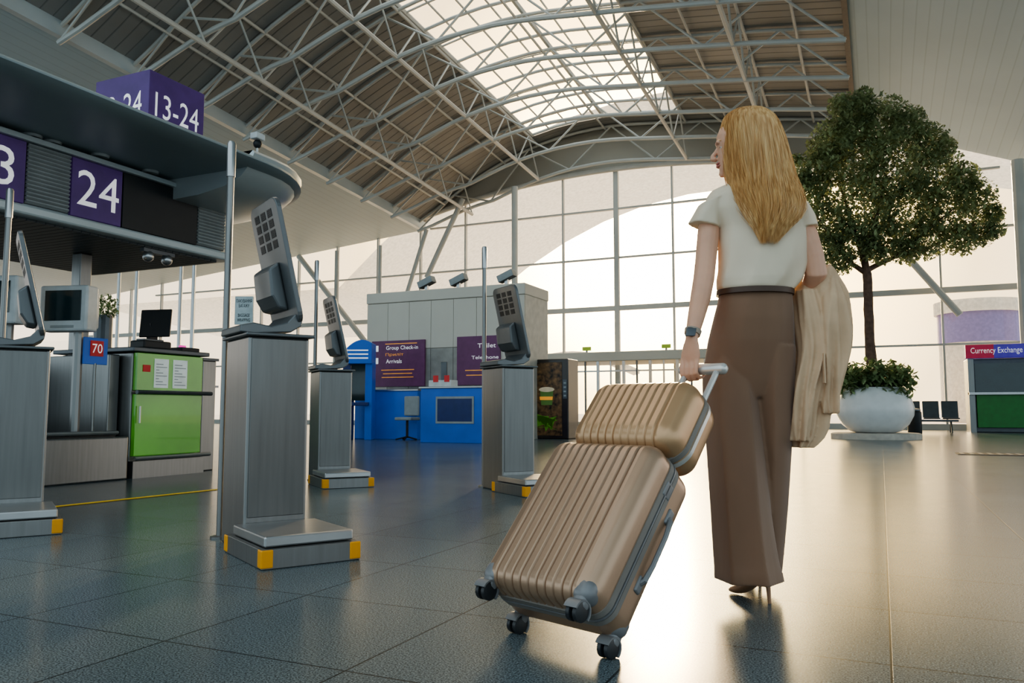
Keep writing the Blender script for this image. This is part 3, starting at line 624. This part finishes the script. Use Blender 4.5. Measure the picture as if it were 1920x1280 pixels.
# ---------------------------------------------------------------- right booth + seats
Yc=28.3; q=ony(1818,760,Yc); s=thing('currency_booth','currency exchange booth with green front and lit purple and red sign','booth',(q.x+1.3,Yc,0))
x0=q.x; x1=x0+3.4; zt=ony(1818,672,Yc).z; zs=ony(1818,647,Yc).z; zg=ony(1818,738,Yc).z
MB().box(x0,x1,Yc+.2,Yc+1.3,0,zt).build('cabin',DKSTEEL,s,bevel=.02); MB().box(x0+.2,x1,Yc,Yc+.2,.15,zg).build('green_front',M_('dark_green',(.03,.22,.04),.4),s,bevel=.01)
MB().box(x0+.2,x1,Yc+.15,Yc+.2,zg+.05,zt-.15).build('service_window',SCREEN,s); MB().box(x0,x0+.16,Yc,Yc+.3,0,zt).build('corner_post',STEEL,s); MB().box(x0,x1,Yc-.15,Yc+.3,zg-.03,zg+.04).build('shelf',STEELL,s)
MB().box(x0-.05,x1,Yc-.12,Yc+.2,zt,zs).build('sign_box',M_('violet_sign',(.06,.04,.3),.5,emit=.5),s,bevel=.01); MB().box(x0-.05,x0+.7,Yc-.13,Yc-.12,zt,zs).build('red_field',M_('dark_red',(.35,.02,.06),.5,emit=.4),s)
text('Currency Exchange',WHITE,s,(ony(1868,657,Yc-.14).x,Yc-.14,(zt+zs)/2),(1,0,0),Z,ony(1917,657,Yc).x-ony(1820,657,Yc).x,(zs-zt)*.55)
P=onz(1748,812); s=thing('beam_seat','grey metal waiting seats beside the white planter','seats',(P.x,P.y,0))
MB().box(P.x-.7,P.x+.7,P.y-.03,P.y+.03,.34,.40).build('beam',DKSTEEL,s)
for k in range(3):
    x=P.x-.5+.5*k; MB().box(x-.22,x+.22,P.y-.25,P.y+.2,.42,.46).build('seat',DKSTEEL,s,bevel=.02); b=MB(); b.ob((x,P.y+.3,.7),Vector((.22,0,0)),Vector((0,.02,0)),Vector((0,.08,.25))); b.build('backrest',DKSTEEL,s,bevel=.015)
for x in (P.x-.5,P.x+.5): MB().tube([(x,P.y-.3,.02),(x,P.y,.36),(x,P.y+.3,.02)],.025,6).build('leg',STEEL,s)
P=onz(1716,815); s=thing('litter_bin','dark round litter bin beside the white planter','bin',(P.x,P.y,0)); MB().lathe((P.x,P.y,0),[(.16,0),(.18,.05),(.18,.62),(.15,.66)],20).build('body',BLACK,s,smooth=True); MB().lathe((P.x,P.y,.66),[(.16,0),(.16,.04),(.05,.07)],20).build('lid',DKSTEEL,s,smooth=True)
# ---------------------------------------------------------------- suitcase
w3=onz(970,1190); w4=onz(1124,1226); A=(w4-w3).normalized(); A=Matrix.Rotation(R(-5),3,'Z')@A; Hh=Vector((-A.y,A.x,0))
if Hh.dot(hf)<0: Hh=-Hh
tau=R(48.5); Bv=Hh*cos(tau)+Z*sin(tau); Cv=-Hh*sin(tau)+Z*cos(tau)
HA,HB,HC=.214,.272,.120
mid=(w3+w4)/2
cen=mid+Z*.03+Bv*(HB+.024)+Cv*(HC-.03)+A*.014
S=thing('suitcase','large tilted bronze hard shell suitcase with ribs and grey wheels','suitcase',(mid.x,mid.y,0))
def ribs(hw,n,amp,hz):
    def f(p,nn):
        m=max(0,min(1,(hw*.90-abs(p.x))/(hw*.04)))
        d=amp*min(1,1.9*abs(cos(PI*n*(p.x/(hw*1.80)+.5)))**.8) - amp
        if p.z>-.1*hz:
            k=nn.normalized() if nn.length>.01 else Vector((0,0,1)); k=Vector((0,k.y,k.z)); p=p+k*d*m
        return p
    return f
MB().rbox(cen,A,Bv,Cv,HA,HB,HC,.052,[168,24,8],ribs(HA,12,.009,HC)).build('shell',GOLD,S,smooth=True,ang=60)
def band(c,ha,hb,zc,w,r,out,name,mat,par):
    P=[]
    for cx,cy,a0 in ((ha-r,hb-r,0),(-(ha-r),hb-r,90),(-(ha-r),-(hb-r),180),(ha-r,-(hb-r),270)):
        for k in range(8):
            a=R(a0+90*k/7); P.append((cx+(r+out)*cos(a),cy+(r+out)*sin(a)))
    rs=[]
    for z,o in ((zc-w,-.01),(zc-w,0),(zc+w,0),(zc+w,-.01)):
        rs.append([c+A*(x*(1+o/ha))+Bv*(y*(1+o/hb))+Cv*z for x,y in P])
    return MB().rings(rs,cap=False).build(name,mat,par,smooth=True)
band(cen,HA,HB,.022,.010,.052,.004,'zipper_band',ZIP,S); band(cen,HA,HB,-.010,.009,.052,.004,'zipper_band',ZIP,S); band(cen,HA,HB,.006,.003,.052,.006,'zipper_piping',GUARD,S)
for sa,sc in [(-1,1),(1,1),(-1,-1),(1,-1)]:
    cg=cen+A*sa*(HA-.040)-Bv*(HB-.040)+Cv*sc*(HC-.040)
    MB().rbox(cg,A,Bv,Cv,.036,.036,.036,.030,4).build('corner_guard',GUARD,S,smooth=True)
    wc=cen+A*sa*(HA-.038)-Bv*(HB+.022)+Cv*sc*(HC-.033)
    if sc<0: wc.z=.028
    w=MB()
    for q in (-.012,.012): w.rings([[wc+A*(q+e)+ (Bv*cos(k*PI/9)+Cv*sin(k*PI/9))*rr for k in range(18)] for e,rr in ((-.008,.02),(-.006,.027),(.006,.027),(.008,.02))])
    wo=w.build('wheel',RUB,S,smooth=True)
    MB().rbox(wc+Bv*.028,A,Bv,Cv,.021,.024,.021,.014,3).build('wheel_housing',GUARD,wo,smooth=True)
    fnd=MB(); arcp=[wc+(Bv*cos(a)+Cv*sin(a))*.031 for a in [R(-100+20*i) for i in range(11)]]
    fnd.rings([[p_+A*x+( p_-wc).normalized()*e for x,e in ((-.022,-.002),(.022,-.002),(.022,.003),(-.022,.003))] for p_ in arcp]); fnd.build('wheel_fender',GUARD,wo,smooth=True)
sh=[cen+A*(HA+x)+Bv*y+Cv*-.055 for y,x in ((-.11,.0),(-.10,.012),(-.05,.018),(.05,.018),(.10,.012),(.11,0))]
MB().tube(sh,[.010,.009,.008,.008,.009,.010],8).build('side_handle',GUARD,S,smooth=True)
for y in (-.115,.115): MB().rbox(cen+A*(HA-.004)+Bv*y-Cv*.055,A,Bv,Cv,.010,.026,.015,.007,2).build('handle_mount',GUARD,S,smooth=True)
MB().rbox(cen+A*(HA-.002)+Bv*.17+Cv*.003,A,Bv,Cv,.008,.026,.022,.007,2).build('lock',GUARD,S,smooth=True)
tb=cen+Bv*HB-Cv*(HC-.02)-A*.01
for _ in range(60):
    sl=.3
    while proj(tb+Bv*sl)[1]>695 and sl<1: sl+=.005
    G=tb+Bv*sl
    if proj(G-A*.036)[0]>=1300: break
    tb=tb+A*.003
for q in (-.062,.062): MB().tube([tb+A*q-Bv*.05,G+A*q],.011,8).build('handle_rod',SILV,S,smooth=True)
MB().rbox(G+Bv*.002,A,Bv,Cv,.098,.019,.019,.016,4).build('handle_grip',SILV,S,smooth=True)
VA,VB,VC=.204,.138,.108
vc=cen+Bv*(HB+VB-.004)+Cv*(.008)+A*.022
V=thing('vanity_case','small bronze ribbed vanity case resting on top of the suitcase','case',vc)
MB().rbox(vc,A,Bv,Cv,VA,VB,VC,.064,[156,14,6],ribs(VA,12,.0075,VC)).build('shell',GOLD2,V,smooth=True,ang=60)
band(vc,VA,VB,.006,.009,.064,.004,'zipper_band',ZIP,V); band(vc,VA,VB,-.018,.007,.064,.004,'zipper_band',SILV,V)
hp=[vc+Bv*(VB-.004)+A*x+Bv*y for x,y in ((-.075,0),(-.07,.022),(-.04,.034),(.04,.034),(.07,.022),(.075,0))]
MB().tube(hp,.009,8).build('carry_handle',SILV,V,smooth=True)
for q in (-.078,.078): MB().rbox(vc+Bv*VB+A*q,A,Bv,Cv,.016,.008,.014,.006,2).build('handle_mount',SILV,V,smooth=True)
# ---------------------------------------------------------------- woman
GD=(G-CAM).dot(hf)
FT=onz(1410,1124); D0=(FT-CAM).dot(hf)+.05
def W(x,y,dy=0): return ond(x,y,D0+dy)
def wr(y,l,r,hd,dy=0):
    a=W(l,y,dy); c=W(r,y,dy); return ((a+c)/2,(c-a)/2,hf*hd)
def rdg(x): return 1-2*abs(sin(x/2))**.8
PN=thing('person','woman with long blonde hair, cream blouse and brown trousers, pulling the large suitcase','person',(FT.x,FT.y,0))
bd=MB()
bd.loft([wr(347,1388,1422,.045,0),wr(366,1350,1470,.055,0),wr(392,1342,1486,.075,0),wr(430,1362,1498,.085,0),wr(500,1364,1488,.08,0),wr(545,1364,1468,.08,.0),wr(620,1350,1472,.085,0.02),wr(680,1355,1468,.075,0.02)],20)
bd.tube([W(1405,374,.0),W(1400,347,-.005),W(1394,312,.0),W(1392,290,0)],[.05,.048,.046,.05],14)
bd.tube([W(1380,660,.03),W(1375,850,.01),W(1390,1020,-.05),W(1420,1082,-.09)],[.07,.05,.032,.024],12)
bd.tube([W(1440,660,0.03),W(1440,850,.10),W(1425,1040,.15),W(1425,1066,.16)],[.07,.05,.032,.024],12)
gc=G-A*.036; n1=-Hh
gdy=GD-D0
gy=proj(gc)
wristL=W(gy[0]-4,632,gdy-.005)
bd.tube([W(1348,378,0),W(1331,396,0),W(1328,440,-.01),W(1323,490,-.03),W(1320,520,-.05),W(1313,560,gdy*.5),W(1304,600,gdy*.85),wristL],[.033,.038,.041,.039,.039,.037,.030,.023],14)
bd.tube([W(1474,388,0),W(1493,404,-.01),W(1512,440,-.02),W(1524,480,-.03),W(1530,512,-.03),W(1522,535,.02),W(1505,545,.12),W(1490,548,.22)],[.034,.039,.042,.041,.041,.038,.033,.025],14)
kn=gc+n1*.022+Z*.030
bd.loft([(wristL,A*.022,Hh*.018),(wristL.lerp(kn,.35),A*.032,Hh*.016),(wristL.lerp(kn,.75),A*.040,Hh*.014),(kn,A*.038,Hh*.012)],14)
for i in range(4):
    x=-.030+.020*i; L_=[1.0,1.08,1.03,.85][i]; r0=[.0085,.0088,.0085,.0076][i]
    bd.tube([kn+A*x+Z*.012,gc+A*x+n1*.031+Z*.008,gc+A*x+n1*.031-Z*.014*L_,gc+A*x+n1*.012-Z*.032*L_,gc+A*x-n1*.010-Z*.030*L_,gc+A*x-n1*.020-Z*.016],[r0*1.1,r0*1.05,r0,r0*.97,r0*.9,r0*.7],10)
bd.tube([wristL.lerp(kn,.3)+A*-.02-n1*.004,wristL.lerp(kn,.7)+A*-.036-n1*.014,gc-A*.044-n1*.024+Z*.014,gc-A*.030-n1*.030-Z*.006],[.013,.012,.0105,.008],10)
wR=W(1490,548,.22)
hd_=(hf*.95-rt*.3).normalized(); sd=hd_.cross(Z).normalized()
bd.loft([(wR,sd*.022,Z*.016),(wR+hd_*.04,sd*.034,Z*.014),(wR+hd_*.09,sd*.036,Z*.011)],12)
for i in range(4):
    x=-.027+.018*i; l=[.8,.95,1.0,.85][i]
    q0=wR+hd_*.085+sd*x; bd.tube([q0,q0+hd_*.035*l-Z*.006,q0+hd_*.05*l-Z*.028*l,q0+hd_*.04*l-Z*.045*l],[.009,.0085,.008,.0065],9)
bd.tube([wR+hd_*.02-sd*.02,wR+hd_*.05-sd*.044-Z*.008,wR+hd_*.075-sd*.046-Z*.02],[.012,.0105,.008],9)
FD=(-rt*.95+hf*.31).normalized(); SD=FD.cross(Z).normalized()
hb=W(1388,329,0)
def hring(z,f,b,w,n=28):
    o=[]
    for j in range(n):
        a=2*PI*j/n; cx=cos(a); k=f if cx>0 else b
        o.append(hb+Z*z+FD*(cx*k)+SD*(sin(a)*w))
    return o
bd.rings([hring(-.002,.058,.0,.014),hring(.010,.074,.012,.030),hring(.026,.078,.035,.044),hring(.05,.080,.06,.056),hring(.08,.081,.085,.064),hring(.105,.079,.095,.068),hring(.125,.084,.1,.072),hring(.155,.086,.102,.073),hring(.185,.074,.092,.066),hring(.21,.048,.066,.045),hring(.222,.018,.03,.015)])
bd.tube([hb+Z*.118+FD*.080,hb+Z*.10+FD*.088,hb+Z*.082+FD*.102,hb+Z*.074+FD*.104,hb+Z*.067+FD*.086],[.006,.008,.0095,.0105,.008],10)
for q in (-1,1): bd.tube([hb+Z*.073+FD*.088+SD*q*.008,hb+Z*.071+FD*.094+SD*q*.009],[.007,.006],8)
bd.tube([hb+Z*.012+FD*.066+SD*-.01,hb+Z*.012+FD*.068+SD*.01],[.013,.013],10)
bd.tube([hb+Z*.128+FD*.080+SD*-.04,hb+Z*.132+FD*.084,hb+Z*.128+FD*.080+SD*.04],[.006,.008,.006],8)
for q in (-1,1):
    bd.tube([hb+Z*.08-FD*.005+SD*q*.066,hb+Z*.10-FD*.012+SD*q*.076,hb+Z*.125-FD*.01+SD*q*.074],[.008,.012,.009],8)
bd.build('body',SKIN,PN,remesh=.0038,sm=4)
lp=MB()
for z,f,r_ in ((.052,.0845,.0055),(.042,.083,.0065)): lp.tube([hb+Z*z+FD*(f-.012)+SD*-.021,hb+Z*z+FD*(f-.003)+SD*-.011,hb+Z*z+FD*f,hb+Z*z+FD*(f-.003)+SD*.011,hb+Z*z+FD*(f-.012)+SD*.021],[.002,r_*.8,r_,r_*.8,.002],8)
lp.build('lips',LIP,PN,smooth=True)
EW=M_('eye_white',(.7,.66,.62),.2); IR=M_('iris',(.06,.09,.08),.2)
for q in (-1,1):
    e_=MB().sph(hb+Z*.108+FD*.0585+SD*q*.029,.0125).build('eye',EW,PN,smooth=True)
    MB().sph(hb+Z*.108+FD*.0668+SD*q*.029,.0055).build('iris',IR,e_,smooth=True)
    MB().tube([hb+Z*.130+FD*.078+SD*q*.018,hb+Z*.135+FD*.076+SD*q*.034,hb+Z*.130+FD*.066+SD*q*.048],[.002,.003,.0015],6).build('eyebrow',HAIR,PN,smooth=True)
bl=MB()
def bf(th,t): return 1+.022*sin(5*th+1+2.5*t)*(.2+t)+.018*sin(3*th-2)*sin(16*t+2*th)+.045*rdg(9*th+6*t)*max(0,t-.2)
bl.loft([wr(337,1383,1430,.052,-.005),wr(347,1360,1452,.066,0),wr(358,1334,1480,.08,0),wr(372,1322,1496,.095,0),wr(395,1326,1506,.107,0),wr(430,1346,1513,.112,0),wr(465,1346,1514,.115,0),wr(500,1346,1510,.118,0),wr(525,1344,1502,.118,0),wr(541,1345,1490,.112,0),wr(549,1353,1481,.10,0)],72,bf,4)
bl.loft([(W(1352,370),rt*.03,hf*.07),(W(1332,380),rt*.045+Z*.01,hf*.068),(W(1324,402),rt*.052+Z*.008,hf*.068),(W(1320,424),rt*.058-Z*.012,hf*.066)],36,lambda th,t:1+.05*t*sin(5*th))
bl.loft([(W(1475,372),rt*.03,hf*.07),(W(1492,382),rt*.045-Z*.01,hf*.068),(W(1503,405),rt*.050-Z*.008,hf*.068),(W(1509,428,-.01),rt*.048+Z*.004,hf*.066)],36,lambda th,t:1+.05*t*sin(5*th+1))
bl.build('blouse',BLOUSE,PN,remesh=.0045,sm=2)
tz=MB()
tz.loft([wr(545,1350,1483,.10,0),wr(565,1347,1485,.105,0),wr(600,1338,1487,.115,0.01),wr(640,1328,1489,.115,.02),wr(680,1321,1488,.108,.03),wr(715,1318,1486,.10,.035),wr(745,1325,1482,.085,.035)],60,lambda th,t:1+.008*sin(9*th)*t+.008*rdg(13*th+3*t),3)
def lf(k,ph,am): return lambda th,t: 1+am*(.25+.7*t)*rdg(k*th+ph+.9*t)+.03*(.3+.7*t)*sin(3*th+ph*2+2.5*t)+.012*sin(2*th+22*t)*max(0,t-.6)
tz.loft([wr(650,1332,1420,.09,0.03),wr(700,1319,1420,.095,.03),wr(750,1320,1424,.105,.025),wr(850,1328,1431,.115,.0),wr(950,1335,1439,.12,-.03),wr(1040,1341,1452,.12,-.06),wr(1070,1344,1459,.12,-.075),wr(1087,1346,1463,.12,-.08)],80,lf(6,.6,.10),4)
tz.loft([wr(650,1405,1488,.10,.02),wr(700,1402,1486,.105,.03),wr(750,1400,1484,.11,.04),wr(850,1400,1478,.12,.06),wr(950,1400,1471,.12,.08),wr(1040,1398,1463,.11,.10),wr(1070,1398,1460,.11,.11),wr(1082,1398,1458,.11,.12)],80,lf(5,2.1,.10),4)
tz.build('trousers',TROUS,PN,remesh=.0055,sm=1)
MB().loft([wr(544,1345,1487,.120,0),wr(554,1344,1487,.122,0)],48).build('waistband',BELT,PN,smooth=True)
def shoe(hl,d,nm='shoe'):
    L_=.165; sdv=d.cross(Z).normalized(); hh=.085
    b=MB(); R_=[(-.010,.014,hh+.025,hh-.004),(.0,.024,hh+.032,hh-.010),(.03,.028,hh+.030,hh-.016),(L_*.38,.028,hh*.7+.04,hh*.58),(L_*.6,.033,.062,.022),(L_*.85,.036,.046,.004),(L_*1.05,.031,.032,.003),(L_*1.22,.012,.016,.004)]
    b.loft([(hl+d*x+Z*((zt+zb)/2),sdv*w,Z*((zt-zb)/2)) for x,w,zt,zb in R_],18)
    o=b.build(nm,SHOE,PN,smooth=True,sub=1); MB().tube([hl+d*.012+Z*(hh+.0),hl+d*.004+Z*.05,hl+Z*.0],[.013,.008,.006],8).build('heel',SHOE,o,smooth=True)
hl=onz(1443,1131); toe=onz(1385,1114); shoe(hl,(toe-hl).normalized())
h2=onz(1425,1092); shoe(h2,(hf*.9-rt*.2).normalized())
wt=MB(); wq=W(1304,600,gdy*.85); wc=wq.lerp(wristL,.72); wd=(wristL-wq).normalized(); u,v=frame(wd)
wt.rings([[wc+wd*z+(u*cos(k*PI/12)+v*sin(k*PI/12))*r_ for k in range(24)] for z,r_ in ((-.010,.026),(-.009,.0305),(.009,.0285),(.010,.024))])
wo=wt.build('wristwatch',M_('taupe_strap',(.35,.28,.22),.6),PN,smooth=True,label='smart watch with dark face and taupe strap')
fc=wc-hf*.026-rt*.012; MB().rbox(fc,rt,wd,-hf,.018,.019,.006,.005,2).build('watch_face',DKSTEEL,wo,smooth=True)
HRr=[(204,1388,1420,.02,.0),(209,1372,1436,.06,.0),(220,1359,1447,.09,.0),(238,1354,1456,.11,.0),(262,1355,1464,.118,-.002),(290,1357,1473,.115,-.008),(318,1362,1481,.105,-.02),(345,1370,1491,.085,-.05),(368,1379,1502,.065,-.085),(392,1392,1505,.05,-.105),(412,1404,1494,.035,-.118),(428,1416,1474,.022,-.124),(440,1428,1452,.008,-.128)]
def hp_(v,th,off=0):
    v=max(0,min(.9999,v))*(len(HRr)-1); i=int(v); t=v-i; a=HRr[i]; b=HRr[min(i+1,len(HRr)-1)]; r_=[a[k]+(b[k]-a[k])*t for k in range(5)]
    c,U,V=wr(*r_); d=U*cos(th)+V*sin(th); return c+d*(1+off/max(.02,d.length))
hh=MB(); nth=72; rs=[]
for i in range(61):
    v=i/60; rs.append([hp_(v,2*PI*j/nth,(.001+.005*v)*sin(6*th_+3*sin(5*v)+2*v)) for j in range(nth) for th_ in [2*PI*j/nth]])
hh.rings(rs)
hr=random.Random(3)
for k in range(4800):
    th=hr.uniform(PI*.9,2.12*PI) if hr.random()<.87 else hr.uniform(.12*PI,.9*PI)
    v0=hr.uniform(.02,.2) if hr.random()<.5 else hr.uniform(.2,.65); v1=min(1.0,v0+hr.uniform(.35,.85)); n=11; ph=hr.uniform(0,.5)+1.5*sin(3*th); off=hr.uniform(.0,.006); am=hr.uniform(.03,.09)
    if hr.random()<.05: off*=2.5; am*=1.6
    end=hr.uniform(-.01,.035); sw=hr.uniform(-.008,.008)
    pts=[]
    for i in range(n):
        t=i/(n-1); v=v0+(v1-v0)*t; q=hp_(v,th+am*sin(3.6*t+ph)*(.3+v),off*sin(PI*min(1,t*1.1+.05))*(.5+v)+.001)
        if v>.8: e=(v-.8)/.2; q=q-Z*end*e*e+rt*sw*e
        pts.append(q)
    rr=hr.uniform(.0006,.0012); hh.tube(pts,[rr*(1-.85*abs(2*i/(n-1)-1)**2) for i in range(n)],3,cap=False)
hh.build('hair',HAIR,PN,smooth=True,closed=False,ang=80)
# coat
CT=thing('coat','beige wool coat draped over the right forearm of the woman','coat',W(1530,700,.05))
ct=MB()
def cf(ph,am): return lambda th,t: 1+am*(.5+t)*(rdg(5*th+ph+3.6*t)+.6*sin(9*th-ph-4*t))+.05*sin(3*th+5*t)
ct.loft([wr(498,1540,1556,.03,.06),wr(505,1522,1562,.06,.06),wr(525,1500,1570,.085,.06),wr(550,1482,1578,.10,.06),wr(600,1484,1584,.10,.05),wr(650,1491,1586,.10,.04),wr(700,1488,1574,.09,.03),wr(750,1482,1554,.085,.03),wr(800,1479,1544,.08,.03),wr(822,1480,1532,.075,.03),wr(838,1482,1516,.07,.03)],110,cf(.5,.15),4)
ct.loft([wr(520,1535,1568,.05,.03),wr(560,1522,1582,.08,.0),wr(610,1518,1588,.088,-.01),wr(660,1522,1587,.085,-.01),wr(710,1528,1577,.075,-.01),wr(750,1532,1569,.065,-.01),wr(775,1536,1566,.06,-.01)],90,cf(2.5,.17),4)
ct.loft([wr(545,1488,1530,.06,.02),wr(600,1490,1545,.07,-.01),wr(660,1496,1546,.07,-.015),wr(730,1486,1530,.065,-.015),wr(790,1480,1524,.06,-.01),wr(826,1480,1516,.055,-.01)],90,cf(4.5,.17),4)
ct.build('cloth',COAT,CT,remesh=.0042,sm=1)
MB().rbox(W(1545,690,-.09),rt,Z,hf,.003,.055,.01,.002,1).build('belt_loop',COAT,CT)
# ---------------------------------------------------------------- light
az=PSI-math.atan((1225-960)/F); el=R(12.8)
sun=Vector((-sin(az)*cos(el),cos(az)*cos(el),sin(el)))
sl_=bpy.data.lights.new('sun','SUN'); sl_.energy=3.4; sl_.angle=R(4); sl_.color=(1,.70,.38); so=bpy.data.objects.new('sun',sl_); col.objects.link(so); so.rotation_euler=sun.to_track_quat('Z','Y').to_euler()
wd_=bpy.data.worlds.new('w'); bpy.context.scene.world=wd_; wd_.use_nodes=True; nt=wd_.node_tree; N=nt.nodes; L=nt.links; bg=N['Background']
tc=N.new('ShaderNodeTexCoord'); vm=N.new('ShaderNodeVectorMath'); vm.operation='DOT_PRODUCT'; vm.inputs[1].default_value=sun; L.new(tc.outputs['Generated'],vm.inputs[0])
mr=N.new('ShaderNodeMapRange'); mr.inputs['From Min'].default_value=-1; L.new(vm.outputs['Value'],mr.inputs[0])
cr=N.new('ShaderNodeValToRGB'); els=cr.color_ramp.elements
els[0].position=0; els[0].color=(.54,.70,.78,1); els[1].position=.5; els[1].color=(.70,.83,.89,1)
for p_,c_ in ((.82,(1,.88,.76,1)),(.95,(1,.80,.54,1)),(.985,(1,.70,.32,1)),(1,(1,.78,.42,1))): e=els.new(p_); e.color=c_
sr=N.new('ShaderNodeValToRGB'); els=sr.color_ramp.elements
els[0].position=0; els[0].color=(.052,.052,.052,1); els[1].position=.5; els[1].color=(.070,.070,.070,1)
for p_,c_ in ((.82,.068),(.93,.072),(.97,.10),(.990,.24),(.998,.80)): e=els.new(p_); e.color=(c_,c_,c_,1)
ml=N.new('ShaderNodeMath'); ml.operation='MULTIPLY'; ml.inputs[1].default_value=28
L.new(mr.outputs[0],cr.inputs[0]); L.new(mr.outputs[0],sr.inputs[0]); L.new(sr.outputs[0],ml.inputs[0]); L.new(cr.outputs[0],bg.inputs['Color']); L.new(ml.outputs[0],bg.inputs['Strength'])
try: bpy.context.scene.view_settings.look='AgX - Medium High Contrast'
except Exception: pass
cd=bpy.data.cameras.new('camera'); cam=bpy.data.objects.new('camera',cd); col.objects.link(cam)
cd.sensor_width=36; cd.sensor_fit='HORIZONTAL'; cd.lens=F/1920*36; cd.clip_start=.05; cd.clip_end=400
m=Matrix((rt,up,-fw)).transposed().to_4x4(); m.translation=CAM; cam.matrix_world=m
bpy.context.scene.camera=cam
